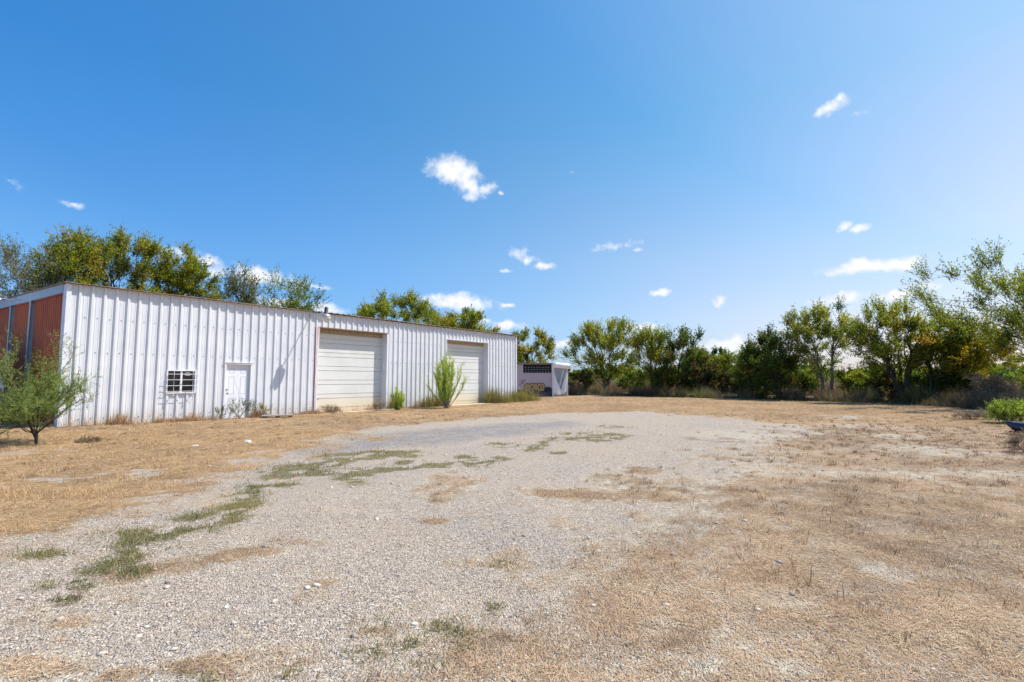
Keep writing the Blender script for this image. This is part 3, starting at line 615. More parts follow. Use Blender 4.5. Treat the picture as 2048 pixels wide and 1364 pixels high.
def roof_part(name, x0, x1, dz, oh, rh):
    b = MB(); pr = rib_profile(x0, x1, h=rh); V_ = []; Fs = []
    for u, o in pr:
        for (y, zz) in ((-oh, ROOFZ(-oh) + dz), (BD + .1, ROOFZ(BD + .1) + dz)):
            jit = .012 * math.sin(u * 2.1) * (y < 0); V_ += [(u, y + jit, zz + o + .009 + jit * .5), (u, y + jit, zz + o - .009 + jit * .5)]
    for i in range(len(pr) - 1):
        k = 4 * i; Fs += [(k, k + 4, k + 6, k + 2), (k + 1, k + 3, k + 7, k + 5), (k, k + 1, k + 5, k + 4), (k + 2, k + 6, k + 7, k + 3)]
    n = 4 * (len(pr) - 1); Fs += [(0, 2, 3, 1), (n, n + 1, n + 3, n + 2)]; b.add(V_, Fs); return b.build(name, M['rust'], barn)
roof_part('roof', -.10, 7.93, .016, .17, .012); roof_part('roof', 7.945, BL + .06, .034, .19, .026)
b = MB(); b.box((-.012, -.054, ZB), (.10, -.050, EAVE - .01)); b.box((-.016, -.054, ZB), (-.012, .36, EAVE - .0)); b.build('corner_trim', M['trim'], barn)
b = MB(); b.box((BL - .09, -.054, ZB), (BL + .012, -.050, EAVE - .01)); b.box((BL + .056, -.054, ZB), (BL + .060, .1, EAVE)); b.build('corner_trim', M['trim'], barn)
b = MB()                                              # sloping steel header over the red wall
y0, y1 = .37, BD
b.add([(-.03, y0, ROOFZ(y0) - .27), (-.03, y1, ROOFZ(y1) - .36), (-.03, y1, ROOFZ(y1) + .01), (-.03, y0, ROOFZ(y0) + .01),
       (.07, y0, ROOFZ(y0) - .27), (.07, y1, ROOFZ(y1) - .36), (.07, y1, ROOFZ(y1) + .01), (.07, y0, ROOFZ(y0) + .01)],
      [(0, 3, 2, 1), (4, 5, 6, 7), (0, 1, 5, 4), (3, 7, 6, 2), (0, 4, 7, 3), (1, 2, 6, 5)])
b.build('header_beam', M['bluegrey'], barn)  # white header, its shade painted in as blue-grey
for yy in (5.0, 8.95, 12.9):
    b = MB(); b.box((-.045, yy - .06, -.1), (-.03, yy + .14, ROOFZ(yy) - .30)); b.box((-.03, yy + .02, -.1), (.075, yy + .05, ROOFZ(yy) - .30)); b.box((.075, yy - .06, -.1), (.08, yy + .14, ROOFZ(yy) - .30)); b.build('frame_post', M['bluegrey'], barn)
# window with a cage of bars
x0, x1, z0, z1 = WIN
b = MB(); fw = .036
for a_, c_ in (((x0, -.055, z0), (x0 + fw, .10, z1)), ((x1 - fw, -.055, z0), (x1, .10, z1)), ((x0 + fw, -.055, z1 - fw), (x1 - fw, .10, z1)), ((x0 + fw, -.06, z0), (x1 - fw, .10, z0 + fw)), (((x0 + x1) / 2 - .03, -.03, z0 + fw), ((x0 + x1) / 2 + .03, .10, z1 - fw))): b.box(a_, c_)
win = b.build('window', M['trim'], barn, bevel=.004); win['label'] = 'small barred sliding window'
b = MB(); b.box((x0 + fw, .035, z0 + fw), ((x0 + x1) / 2 - .03, .045, z1 - fw)); b.box(((x0 + x1) / 2 + .03, .045, z0 + fw), (x1 - fw, .055, z1 - fw)); b.build('pane', M['glass'], win)
b = MB(); r_ = .0085; yb = -.19
for zz in (z0 + .075, z0 + .27, z0 + .47, z0 + .665):
    b.tube([(x0 - .06, -.04, zz), (x0 - .06, yb, zz), (x1 + .06, yb, zz), (x1 + .06, -.04, zz)], r_, 6)
for xx in (x0 + .17, x1 - .15):
    b.tube([(xx, -.04, z1 + .07), (xx, yb - .008, z1 + .05), (xx, yb - .012, z0 - .07), (xx, -.04, z0 - .09)], .012, 6)
b.build('security_bars', M['trim'], win)
b = MB(); cx_, cz_ = x1 - .235, z1 - .135
ringo = [(cx_ + .115 * math.cos(t), cz_ + .062 * math.sin(t)) for t in np.linspace(0, 2 * math.pi, 25)[:-1]]
b.add([(p, .043, q) for p, q in ringo] + [(p, .040, q) for p, q in ringo], [tuple(range(24, 48))] + [(i, (i + 1) % 24, 24 + (i + 1) % 24, 24 + i) for i in range(24)])
b.mi = 1
for k in range(9):
    hgt = (.026, .02, .026, .018, .024, .02, .03, .02, .026)[k]; b.box((cx_ - .083 + k * .019, .0375, cz_ - .008), (cx_ - .083 + k * .019 + .012, .0395, cz_ - .008 + hgt))
b.build('sticker', [M['paper'], M['black']], win)
# six-panel entrance door
x0, x1, z0, z1 = DOOR
b = MB(); b.box((x0, -.05, -.05), (x0 + .06, .12, z1 - .06)); b.box((x1 - .06, -.05, -.05), (x1, .12, z1 - .06)); b.box((x0, -.055, z1 - .06), (x1, .12, z1)); b.box((x0 - .02, -.075, z1), (x1 + .02, -.04, z1 + .02)); b.build('door_frame', M['trim'], barn)
a, c = x0 + .063, x1 - .063; dw = c - a; b = MB(); b.box((a, .05, -.03), (c, .09, z1 - .063))
dd = b.build('entrance_door', M['doorpaint'], barn); dd['label'] = 'white six panel entrance door'
b = MB()
for col in (0, 1):
    px0 = a + .13 + col * (dw / 2 - .02); px1 = px0 + dw / 2 - .24
    for q0, q1 in ((.22, .74), (.90, 1.56), (1.70, 1.86)):
        g_ = .014
        for A_, B_ in (((px0, .046, q0), (px1, .0495, q0 + g_)), ((px0, .046, q1 - g_), (px1, .0495, q1)), ((px0, .046, q0 + g_), (px0 + g_, .0495, q1 - g_)), ((px1 - g_, .046, q0 + g_), (px1, .0495, q1 - g_))): b.box(A_, B_)
b.build('panel_moulding', M['groove'], dd)
b = MB(); b.tube([(a + .07, .05, .93), (a + .07, -.005, .93)], [.012, .012], 8); b.tube([(a + .07, -.005, .93), (a + .07, -.02, .93), (a + .07, -.05, .93), (a + .07, -.06, .93)], [.015, .028, .03, .012], 10); b.build('handle', M['darkmetal'], dd)
b = MB(); b.tube([(a + .07, .05, 1.07), (a + .07, .02, 1.07)], .027, 10); b.build('lock', M['darkmetal'], dd)
b = MB(); cr = [(a + .36, .0475, 1.40), (a + .44, .0475, 1.18), (a + .50, .0475, 1.0), (a + .52, .0475, .8), (a + .56, .0475, .5)]; b.tube(cr, .0035, 4); b.build('crack', M['groove'], dd)
# two sectional garage doors set back in their openings
def garage(x0, x1, z1, name_label, dep=.35):
    b = MB(); n_sec = 6; hs = (z1 + .02) / n_sec; prof = []
    for k in range(n_sec):
        zb = -.02 + k * hs; prof += [(zb + .000, .034), (zb + .016, 0), (zb + hs * .30, 0), (zb + hs * .30 + .004, .026), (zb + hs * .30 + .020, .026), (zb + hs * .30 + .030, 0), (zb + hs - .016, 0), (zb + hs - .006, .034)]
    prof.append((z1, .016)); V_ = []; Fs = []
    for z, o in prof: V_ += [(x0, dep + o, z), (x1, dep + o, z)]
    for i in range(len(prof) - 1): Fs.append((2 * i, 2 * i + 1, 2 * i + 3, 2 * i + 2))
    b.add(V_, Fs); d_ = b.build('garage_door', M['gdoor'], barn); d_['label'] = name_label
    b = MB(); b.box((x0, dep - .03, z1 - .20), (x1, dep - .002, z1 - .004)); b.build('top_seal', M['seal'], d_)
    b = MB(); b.box((x0 + .03, dep - .012, -.035), (x1 - .03, dep + .02, -.006)); b.build('bottom_seal', M['rubber'], d_)
    b = MB(); b.box((x0 - .01, -.05, z1), (x1 + .01, dep + .06, z1 + .02)); b.box((x0 - .04, -.058, z1 + .02), (x1 + .04, -.03, z1 + .05)); b.build('lintel_trim', M['rust'] if x0 < 10 else M['trim'], barn)
    b = MB(); b.box((x1, -.05, -.1), (x1 + .02, dep + .06, z1)); b.box((x1 - .0, -.054, -.1), (x1 + .10, -.050, z1)); b.build('jamb_trim', M['trim'], barn)
    b = MB(); b.box((x0 - .02, -.03, -.1), (x0, dep + .06, z1)); b.build('jamb_trim', M['trim'], barn)
    b = MB(); b.box((x0 - .1, -.0, -.16), (x1 + .1, dep + .25, -.036)); b.build('door_sill', M['concrete'], barn)
    return d_
gd1 = garage(G1[0], G1[1], G1[3], 'wide weathered garage door beside the entrance door'); gd2 = garage(G2[0], G2[1], G2[3], 'weathered garage door behind the lime green bush')
xh = G1[0] + .16; yh = .35
b = MB(); b.tube([(xh, yh, 1.12), (xh, yh - .05, 1.1), (xh + .02, yh - .05, .98), (xh - .03, yh - .05, .9), (xh - .05, yh, .88)], .014, 6); b.build('handle', M['darkmetal'], gd1)
b = MB(); b.tube([(xh - .02, yh, .62), (xh, yh - .06, .6), (xh + .1, yh - .06, .57), (xh + .12, yh, .63)], .014, 6); b.build('handle', M['darkmetal'], gd1)
b = MB(); b.tube([(xh + .03, yh, .12), (xh + .03, yh - .04, .1), (xh + .14, yh - .04, .12), (xh + .14, yh, .12)], .012, 6); b.build('handle', M['darkmetal'], gd1)
xh = (G2[0] + G2[1]) / 2
for zz in (2.45, 1.3):
    b = MB(); b.tube([(xh - .2, .35, zz), (xh - .2, .31, zz - .01), (xh + .12, .31, zz - .02), (xh + .12, .35, zz)], .012, 6); b.build('handle', M['groove'], gd2)
b = MB()                                              # bent jamb strip, pushed in above its kink
for (za, zb_, xa, xb_) in ((-.1, 1.30, 8.255, 8.235), (1.30, 3.74, 8.20, 8.285)):
    wd = .085
    b.add([(xa, -.058, za), (xa + wd, -.058, za), (xa + wd, -.012, za), (xa, -.012, za), (xb_, -.058, zb_), (xb_ + wd, -.058, zb_), (xb_ + wd, -.012, zb_), (xb_, -.012, zb_)], [(0, 3, 2, 1), (4, 5, 6, 7), (0, 1, 5, 4), (1, 2, 6, 5), (2, 3, 7, 6), (3, 0, 4, 7)])
b.build('bent_jamb_strip', M['pinktrim'], barn)
b = MB(); b.box((8.175, -.034, -.1), (8.20, -.006, 3.72)); b.build('jamb_edge', M['redtrim'], barn)

# concrete aprons, step and lamps
for (x0, x1, lb) in ((G1[0] - .1, G1[1] + .5, 'dusty concrete apron below the wide garage door'), (G2[0] - .2, G2[1] + .2, 'dusty concrete apron below the farther garage door')):
    b = MB(); b.box((x0, -.62, -.12), (x1, -.062, -.012)); o = b.build('concrete_apron', M['concrete'], None, bevel=.01)
    o.location = (P0[0], P0[1], .03); o.rotation_euler = barn.rotation_euler; tag(o, lb, 'concrete slab', 'aprons below the garage doors')
st = empty('wooden_step', 'weathered grey plank step lying in dry weeds beside the entrance door', 'step', (*wpt(6.1, -1.0), float(hfn(*wpt(6.1, -1.0))) - .025), math.atan2(DIR[1], DIR[0]) - .55)
for k in range(4):
    b = MB(); b.box((-.52, -.24 + k * .125, .085), (.56, -.24 + k * .125 + .115, .12)); b.build('plank', M['greywood'], st, bevel=.004)
for k in range(3):
    b = MB(); b.box((-.48 + k * .44, -.22, -.03), (-.36 + k * .44, .24, .085)); b.build('bearer', M['shadewood'], st)  # bearers coloured with the dark under-shadow of the step
def barn_light(lb, base, out_dir, length, drop, s=1.0):
    """arm lamp: arm from the wall, ballast housing, ribbed collar, flared hood and milky lens"""
    L_ = empty('barn_light', lb, 'outdoor lamp', base, 0, 'arm lamps on the barn'); d = Vector(out_dir).normalized(); e = d * length
    b = MB(); b.smooth = True; b.tube([(0, 0, 0), d * length * .5 + Vector((0, 0, .05)), e * .92 + Vector((0, 0, .06)), e + Vector((0, 0, .05))], .024, 8); b.build('arm', M['galv'], L_)
    b = MB(); b.tube([d * -.03, d * .03], [.08, .08], 8); b.build('mount_plate', M['galv'], L_)
    c = e; b = MB(); b.smooth = True; b.lathe([(.045 * s, .30 * s), (.05 * s, .29 * s), (.075 * s, .22 * s), (.085 * s, .02 * s), (.10 * s, 0)], c, 16); b.build('housing', M['darkmetal'] if s == 1 else M['galv'], L_)
    b = MB(); b.smooth = True; b.lathe([(.10 * s, .0), (.13 * s, -.03 * s), (.19 * s, -.07 * s), (.205 * s, -.10 * s), (.20 * s, -.12 * s)], c, 20); b.build('lamp_hood', M['galv'], L_)
    b = MB(); b.smooth = True; b.lathe([(.195 * s, -.121 * s), (.19 * s, -.16 * s), (.16 * s, -.24 * s), (.12 * s, -.29 * s), (.02 * s, -.30 * s)], c, 20); b.build('lens', M['lens'], L_)
    return L_
nrm = (-INW[0], -INW[1], 0); bs = wpt(7.93, -.03)
barn_light('grey arm lamp with milky lens above the garage door corner', (bs[0], bs[1], 4.18), nrm, 1.15, 0)
bs = wpt(-.04, 6.85)
l2 = empty('barn_light', 'white dish lamp on an arm over the red end wall', 'outdoor lamp', (bs[0], bs[1], 4.50), 0, 'arm lamps on the barn'); dv = Vector((-DIR[0], -DIR[1], 0)) * .72 + Vector((INW[0], INW[1], 0)) * .35
b = MB(); b.smooth = True; b.tube([(0, 0, 0), dv * .5 + Vector((0, 0, .02)), dv + Vector((0, 0, .04))], .02, 8); b.build('arm', M['galv'], l2)
b = MB(); b.smooth = True; b.lathe([(.03, .12), (.05, .10), (.10, .08), (.22, .02), (.27, -.04), (.26, -.05), (.05, -.05)], dv + Vector((0, 0, .02)), 20); b.build('lamp_hood', M['trim'], l2)

# ------------------------------------------------------------------ derelict shed beyond the barn
sx, sy = -1.6, 42.0
shed = empty('graffiti_shed', 'mauve grey shed with graffiti and an open bay beyond the barn', 'shed', (sx, sy, float(hfn(3, 42))), math.radians(-2))
SWd = 3.55 - sx; ZT = 2.72
b = MB(); x_o0, x_o1, zo0, zo1 = .96 - sx, 3.36 - sx, 1.98, 2.70
b.box((0, 0, .55), (SWd, .1, zo0)); b.box((0, 0, zo0), (x_o0, .1, ZT)); b.box((x_o1, 0, zo0), (SWd, .1, ZT)); b.box((x_o0, 0, zo1), (x_o1, .1, ZT)); b.box((0, .1, -.1), (.1, 4, ZT)); b.box((.1, 3.9, -.1), (SWd + 1.2, 4, ZT)); b.box((SWd - .1, .1, -.1), (SWd, 3.9, ZT))
b.build('wall', M['mauve'], shed)
b = MB(); b.box((0, -.012, -.1), (SWd - .12, .1, .55)); b.build('skirting', M['navy'], shed)
b = MB(); b.box((-.15, -.18, ZT + .004), (SWd - .05, 4.1, ZT + .10)); b.build('roof', M['roofgrey'], shed)
b = MB(); b.box((x_o0, .55, zo0 - .3), (x_o1, .6, zo1 + .05)); b.build('interior_shade_sheet', M['black'], shed)  # added black sheet, stands in for the shade inside the opening
b = MB()
for k in range(3): b.box((x_o0, .12, zo0 + .03 + k * .20), (x_o1, .16, zo0 + .055 + k * .20))
b.mi = 1
for k in range(3):
    for j in range(9): b.box((x_o0 + .18 + j * .245, .105, zo0 + .06 + k * .2), (x_o0 + .235 + j * .245, .118, zo0 + .115 + k * .2))
b.build('louvre', [M['darkmetal'], M['groove']], shed)
b = MB(); b.box((SWd - .14, -.16, -.1), (SWd + .02, -.02, ZT)); b.build('corner_post', M['trim'], shed)
b = MB(); b.box((SWd + 1.12, -.12, -.1), (SWd + 1.20, -.04, ZT - .45)); b.build('corner_post', M['trim'], shed)
b = MB(); b.box((SWd + .02, .25, .0), (SWd + 1.2, .29, ZT - .4)); b.build('back_sheet', M['greysheet'], shed)
b = MB(); b.smooth = True; b.tube([(SWd + .05, -.16, ZT + .05), (SWd + .12, -.16, ZT - .08), (SWd + .5, -.16, ZT - .11), (SWd + 1.25, -.16, ZT - .2), (SWd + 1.42, -.16, ZT - .22)], [.2, .24, .23, .23, .17], 12); b.build('rolled_awning', M['canvas'], shed)
def cloth(left, right, n=16, mrows=14, wav=.05, seed=1):
    rr = random.Random(seed); V_ = []; Fs = []
    for j in range(mrows):
        f = j / (mrows - 1)
        p = left(f); q = right(f)
        for i in range(n):
            g = i / (n - 1); V_.append((p[0] + (q[0] - p[0]) * g, p[1] + (q[1] - p[1]) * g - wav * math.sin(g * 9 + f * 3) * f * 2 + rr.uniform(-.015, .015), p[2] + (q[2] - p[2]) * g - .10 * math.sin(math.pi * g) * f + rr.uniform(-.01, .01)))
    for j in range(mrows - 1):
        for i in range(n - 1): a = j * n + i; Fs.append((a, a + 1, a + n + 1, a + n))
    return V_, Fs
tarp = MB(); tarp.smooth = True
tarp.add(*cloth(lambda f: (SWd - .02, -.2, ZT - .45 - f * 2.05), lambda f: (SWd + .03 + .75 * f ** 1.6, -.25 - .1 * f, ZT - .45 - f * 2.05), wav=.06))
tarp.add(*cloth(lambda f: (SWd + 1.15 - .6 * f ** .8, -.14 - .1 * f, ZT - .55 - f * 1.95), lambda f: (SWd + 1.17 - .05 * f, -.14, ZT - .55 - f * 1.75), n=8, wav=.05, seed=4))
tarp.add(*cloth(lambda f: (SWd + .78 - .35 * f, -.2, ZT - .5 - f * 1.3), lambda f: (SWd + .86 - .32 * f, -.2, ZT - .5 - f * 1.3), n=4, seed=6))
o = tarp.build('torn_tarp', M['canvas'], None); sm = o.modifiers.new('thickness', 'SOLIDIFY'); sm.thickness = .006
o.location = shed.location; o.rotation_euler = shed.rotation_euler; tag(o, 'torn white tarpaulin hanging in the open bay of the shed', 'tarp')
gr = MB()                                             # sprayed bubble letters and a loop above them
def blob(c, prof, y, mi): gr.mi = mi; gr.add([(c[0] + p * 1., y, c[1] + q) for p, q in prof], [tuple(range(len(prof)))])
def stroke(pts, wd, y, mi):
    gr.mi = mi; pts = [Vector((p[0], 0, p[1])) for p in pts]
    for i, p in enumerate(pts):
        circ = [(p.x + wd * math.cos(t), p.z + wd * math.sin(t)) for t in np.linspace(0, 2 * math.pi, 13)[:-1]]
        gr.add([(u, y - .0006 * (i % 5), q) for u, q in circ], [tuple(range(12))])
        if i:
            a = pts[i - 1]; d = (p - a); 
            if d.length < 1e-4: continue
            nn = Vector((-d.z, 0, d.x)).normalized() * wd; gr.add([(a.x + nn.x, y - .003 - .0005 * (i % 7), a.z + nn.z), (p.x + nn.x, y - .003 - .0005 * (i % 7), p.z + nn.z), (p.x - nn.x, y - .003 - .0005 * (i % 7), p.z - nn.z), (a.x - nn.x, y - .003 - .0005 * (i % 7), a.z - nn.z)], [(0, 1, 2, 3)])
ox = 1.10 - sx; oz = .45
def arc(cx_, cz_, rx, rz, a0, a1, n=12): return [(ox + cx_ + rx * math.cos(math.radians(a)), oz + cz_ + rz * math.sin(math.radians(a))) for a in np.linspace(a0, a1, n)]
LET = [arc(.20, .30, .17, .24, 0, 320), arc(.20, .38, .07, .08, 0, 360), arc(.60, .36, .16, .20, -30, 210), arc(.55, .02, .14, .16, 0, 360), [(ox + .80, oz + .55), (ox + .84, oz + .15)], [(ox + .95, oz + .58), (ox + .98, oz + .12)],
       arc(1.25, .30, .13, .26, 0, 360), arc(1.45, .32, .14, .26, -80, 80)]
for L_ in LET: stroke(L_, .125, -.020, 0)
for L_ in LET: stroke(L_, .075, -.030, 1)
stroke(arc(-.10, .80, .17, .09, 30, 260, 9) + [(ox - .45, oz + .52)], .022, -.020, 0)
blob((ox + 1.95, oz + .12), [(.36 * math.cos(t), .24 * math.sin(t)) for t in np.linspace(0, 2 * math.pi, 15)[:-1]], -.019, 0)
g_ = gr.build('graffiti', [M['black'], M['ochre']], shed)

# ------------------------------------------------------------------ trees, bushes and weeds
def nrmz(a): return a / np.maximum(np.linalg.norm(a, axis=-1, keepdims=True), 1e-9)
def tubes(A, B, RA, RB, sides=4):
    n = len(A); d = nrmz(B - A); ref = np.where(np.abs(d[:, 2:3]) < .9, np.array([[0, 0, 1.]]), np.array([[1., 0, 0]]))
    u = nrmz(np.cross(d, ref)); v = np.cross(d, u); V_ = []
    for P_, R_ in ((A, RA), (B, RB)):
        for j in range(sides):
            t = 2 * math.pi * j / sides; V_.append(P_ + (u * math.cos(t) + v * math.sin(t)) * np.asarray(R_).reshape(-1, 1))
    V_ = np.stack(V_, 1).reshape(-1, 3); b = np.arange(n)[:, None] * 2 * sides
    Q_ = np.concatenate([b + np.array([j, (j + 1) % sides, sides + (j + 1) % sides, sides + j]) for j in range(sides)], 0)
    return V_, Q_
def leaves_np(P, d, L, Wd, rng, flat=0.):
    n = len(P); side = nrmz(np.cross(d, rng.normal(0, 1, (n, 3)) + np.array([0, 0, flat]))); up = np.cross(side, d)
    mid = P + d * (L * .45)[:, None]; V_ = np.stack([P, mid + side * (Wd / 2)[:, None] + up * (Wd * .18)[:, None], P + d * L[:, None], mid - side * (Wd / 2)[:, None] + up * (Wd * .18)[:, None]], 1)
    return V_.reshape(-1, 3), np.arange(4 * n).reshape(n, 4)
def join(parts):
    V_ = []; Q_ = []; b = 0
    for v, q in parts: V_.append(v); Q_.append(q + b); b += len(v)
    return np.concatenate(V_), np.concatenate(Q_)
def tree(name, label, cat, at, H, wl, wr, cb, mleaf, seed, n_leaf=9000, clus=46, dens=1.0, leaf=.10, stems=3, tr=.10, spike=.5, shoot=.8, tint=(.3, .22), group=None, bark='bark', deep=None, spread=.5, lop=.32, aspect=.5, core=.4, pend=0., fan=.35):
    """multi-stemmed tree: tapered stems, limbs to leaf clusters spread through an uneven crown, leafy shoots, single leaves"""
    n_leaf = int(n_leaf * dens); clus = int(clus * dens ** .35); rng = np.random.default_rng(seed); X0, Y0 = at; z0 = float(hfn(X0, Y0)); deep = deep or (wl + wr) * .36
    root = empty(name, label, cat, (X0, Y0, z0 - .03), 0, group)
    zc = (cb + H) / 2; hz = (H - cb) / 2; xc = (wr - wl) / 2; hx = (wl + wr) / 2
    ss = min(1, H / 3.5)
    # cluster centres in a lumpy ellipsoid
    C = []
    ph = rng.uniform(0, 6.28, 6)
    while len(C) < clus:
        v = rng.normal(0, 1, 3); v /= np.linalg.norm(v); a = math.atan2(v[2], v[0])
        lump = 1 + lop * (.6 * math.sin(2 * a + ph[0]) + .5 * math.sin(3 * a + ph[1]) + .4 * math.sin(5 * a + ph[2])) * .6
        r = rng.random() ** (core * .8) * max(.35, lump) * .88
        p = np.array([xc + v[0] * r * hx, v[1] * r * deep, zc + v[2] * r * hz])
        if p[2] > cb * .8 and -wl < p[0] < wr and p[2] < H: C.append(p)
    C = np.array(C); segA, segB, RA, RB = [], [], [], []; nodes = []; nr = []
    for s in range(stems):
        an = 2 * math.pi * (s + rng.uniform(-.3, .3)) / stems; base = np.array([math.cos(an), math.sin(an), 0]) * tr * (1.2 if stems > 1 else 0)
        tgt = np.array([xc + math.cos(an) * hx * spread * rng.uniform(.5, 1), math.sin(an) * deep * spread * rng.uniform(.5, 1), H * rng.uniform(.66, .82)])
        r0 = tr * rng.uniform(.6, 1.0); prev = base; pr_ = r0
        for k in range(1, 9):
            f = k / 8; p = base * (1 - f) + tgt * f; p[:2] = base[:2] * (1 - f ** 1.4) + tgt[:2] * f ** 1.4; p += rng.normal(0, .035 * H * .3, 3) * np.array([1, 1, .3]) * (k < 8)
            r = r0 * (1 - f) ** .8 + .012 * ss; segA.append(prev); segB.append(p); RA.append(pr_); RB.append(r); nodes.append(p); nr.append(r); prev, pr_ = p, r
    nodes = np.array(nodes); nr = np.array(nr)
    for c in C:
        dd = np.linalg.norm(nodes - c, axis=1) + np.where(nodes[:, 2] > c[2] - .15 * (H - cb), 3.0, 0) ; j = int(np.argmin(dd)); a = nodes[j]
        m = a * .5 + c * .5 + rng.normal(0, .06, 3) * np.linalg.norm(c - a) + np.array([0, 0, .08 * np.linalg.norm(c - a)]); rr = min(nr[j] * .6, .035 * H / 6 + .006 * ss)
        segA += [a, m]; segB += [m, c]; RA += [rr, rr * .65]; RB += [rr * .65, .008 * ss]
    ctr = np.array([xc, 0, cb + .35 * (H - cb)]); per = max(4, int(round(n_leaf / clus / 16)))
    S0 = np.repeat(C, per, 0); outd = nrmz(S0 - ctr); n = len(S0)
    sdir = nrmz(outd * (.45 + spike * .4) + np.array([0, 0, spike * .9 - pend]) + rng.normal(0, .55, (n, 3)) * (1.15 - spike * .5))
    SL = shoot * rng.uniform(.45, 1.25, n); S0 = S0 + rng.normal(0, .12 * shoot, (n, 3)); S1 = S0 + sdir * SL[:, None] + np.array([0, 0, -.05 - pend * .3]) * SL[:, None]
    if spike > .55:
        hi = C[(C[:, 2] - zc) / hz + rng.normal(0, .25, len(C)) > .05]; E = np.repeat(hi, 2, 0); ne = len(E)
        ed = nrmz(nrmz(E - ctr) * .55 + np.array([0, 0, .9]) + rng.normal(0, .22, (ne, 3))); el = shoot * rng.uniform(.8, 1.45, ne)
        S0 = np.concatenate([S0, E]); sdir = np.concatenate([sdir, ed]); S1 = np.concatenate([S1, E + ed * el[:, None]]); n = len(S0)
    segA = np.array(segA); segB = np.array(segB)
    Vt, Qt = join([tubes(segA, segB, RA, RB, 6), tubes(S0, S1, np.full(n, .007 * leaf / .1), np.full(n, .003 * leaf / .1), 3)])
    mesh_np('trunk', Vt, Qt, M[bark], root, smooth=True)
    nl = max(3, int(round(n_leaf / n))); f = (np.arange(nl) + .5) / nl
    LP = S0[:, None] + (S1 - S0)[:, None] * (f[None, :, None] ** .8) + rng.normal(0, .035 * shoot, (n, nl, 3)); LP = LP.reshape(-1, 3); k = len(LP)
    ld = nrmz(np.repeat(sdir, nl, 0) * .55 + rng.normal(0, fan + .25, (k, 3)) + np.array([0, 0, -.12 - pend]))
    L = leaf * rng.uniform(.6, 1.3, k); tcl = np.repeat(rng.normal(0, tint[1], clus), per); tcl = np.concatenate([tcl, rng.normal(.08, tint[1] * .7, n - len(tcl))]); tn = tint[0] + np.repeat(tcl, nl) + rng.normal(0, .14, k)
    V_, Q_ = leaves_np(LP, ld, L, L * aspect, rng)
    mesh_np('crown', V_, Q_, M[mleaf], root, tint=np.clip(tn, 0, 1)); return root
def tree_px(name, label, base, left, right, top, bottom, mleaf, seed, Y=None, **kw):
    """a tree whose foot stands at BASE in the photo (or on the same sight line at distance Y); extents give its real size"""
    g = gp(*base)
    if Y is not None: r = ray(base[0], 758); g = np.array([r[0] / r[1] * Y, Y])
    s = pxm(g[1]); zz = lambda py: HC + (758.5 - py) / s * 1.0
    kw.setdefault('dens', 1.75); kw['leaf'] = kw.get('leaf', .1) * 1.08
    return tree(name, label, 'tree' if 'cat' not in kw else kw.pop('cat'), g, zz(top), (base[0] - left) / s, (right - base[0]) / s, max(.15, zz(bottom)), mleaf, seed, **kw)
R1 = 'trees along the fence'; R2 = 'trees behind the barn'
tree_px('broadleaf_tree', 'leafy tree with upswept shoots nearest the graffiti shed', (1212, 789), 1136, 1282, 634, 772, 'leaf', 11, n_leaf=11500, stems=3, spike=.85, shoot=1.1, leaf=.15, tint=(.60, .17), group=R1, clus=60)
tree_px('broadleaf_tree', 'narrow spiky tree with tall upright shoots in the fence row', (1306, 792), 1270, 1346, 648, 778, 'leaf', 12, n_leaf=6500, stems=2, spike=1.0, shoot=1.2, leaf=.14, tint=(.54, .16), group=R1, clus=34)
tree_px('broadleaf_tree', 'thin twiggy tree draped with dark vines in the fence row', (1352, 793), 1322, 1426, 664, 785, 'leafdark', 13, n_leaf=8500, stems=3, spike=.6, shoot=.9, leaf=.14, tint=(.5, .2), group=R1, clus=44)
tree_px('broadleaf_tree', 'dense dark green tree with leaves down to the ground', (1560, 798), 1470, 1606, 668, 792, 'leafdark', 14, n_leaf=13500, stems=4, spike=.6, shoot=.9, leaf=.13, tint=(.5, .18), group=R1, clus=66)
tree_px('broadleaf_tree', 'open tree with pale trunks and a rounded yellow green top', (1655, 800), 1572, 1722, 612, 748, 'leaf', 15, n_leaf=11000, stems=3, spike=.75, shoot=.85, leaf=.115, tint=(.57, .2), group=R1, bark='palebark', clus=60, tr=.13)
tree_px('broadleaf_tree', 'broad vase shaped tree with several splayed trunks', (1808, 806), 1698, 1880, 598, 752, 'leaf', 16, n_leaf=13500, stems=5, spike=.7, shoot=.85, leaf=.105, tint=(.58, .2), group=R1, clus=70, tr=.13, spread=.8)
tree_px('broadleaf_tree', 'dark green tree with low shaded limbs beside the vase shaped tree', (1868, 808), 1836, 1962, 622, 790, 'leaf', 17, n_leaf=12500, stems=3, spike=.5, shoot=.8, leaf=.10, tint=(.42, .22), group=R1, clus=64, tr=.11)
tree_px('broadleaf_tree', 'tree with mustard yellow leaves behind the dead vine heap', (1945, 806), 1862, 2040, 648, 752, 'leafyellow', 18, n_leaf=9500, stems=3, spike=.45, shoot=.8, leaf=.105, tint=(.55, .22), group=R1, clus=50, tr=.09, Y=28.5)
tree_px('broadleaf_tree', 'tallest tree at the right edge with long sparse branches', (2120, 818), 1900, 2350, 500, 770, 'leaf', 19, n_leaf=22000, stems=5, spike=.7, shoot=1.1, leaf=.10, tint=(.47, .2), group=R1, clus=100, tr=.07, lop=.45, spread=.4)
tree_px('sapling', 'small dark sapling under the open tree', (1698, 800), 1668, 1738, 738, 792, 'leafdark', 20, n_leaf=2600, stems=2, spike=.6, shoot=.5, leaf=.10, tint=(.55, .2), clus=20, tr=.04, cat='sapling')
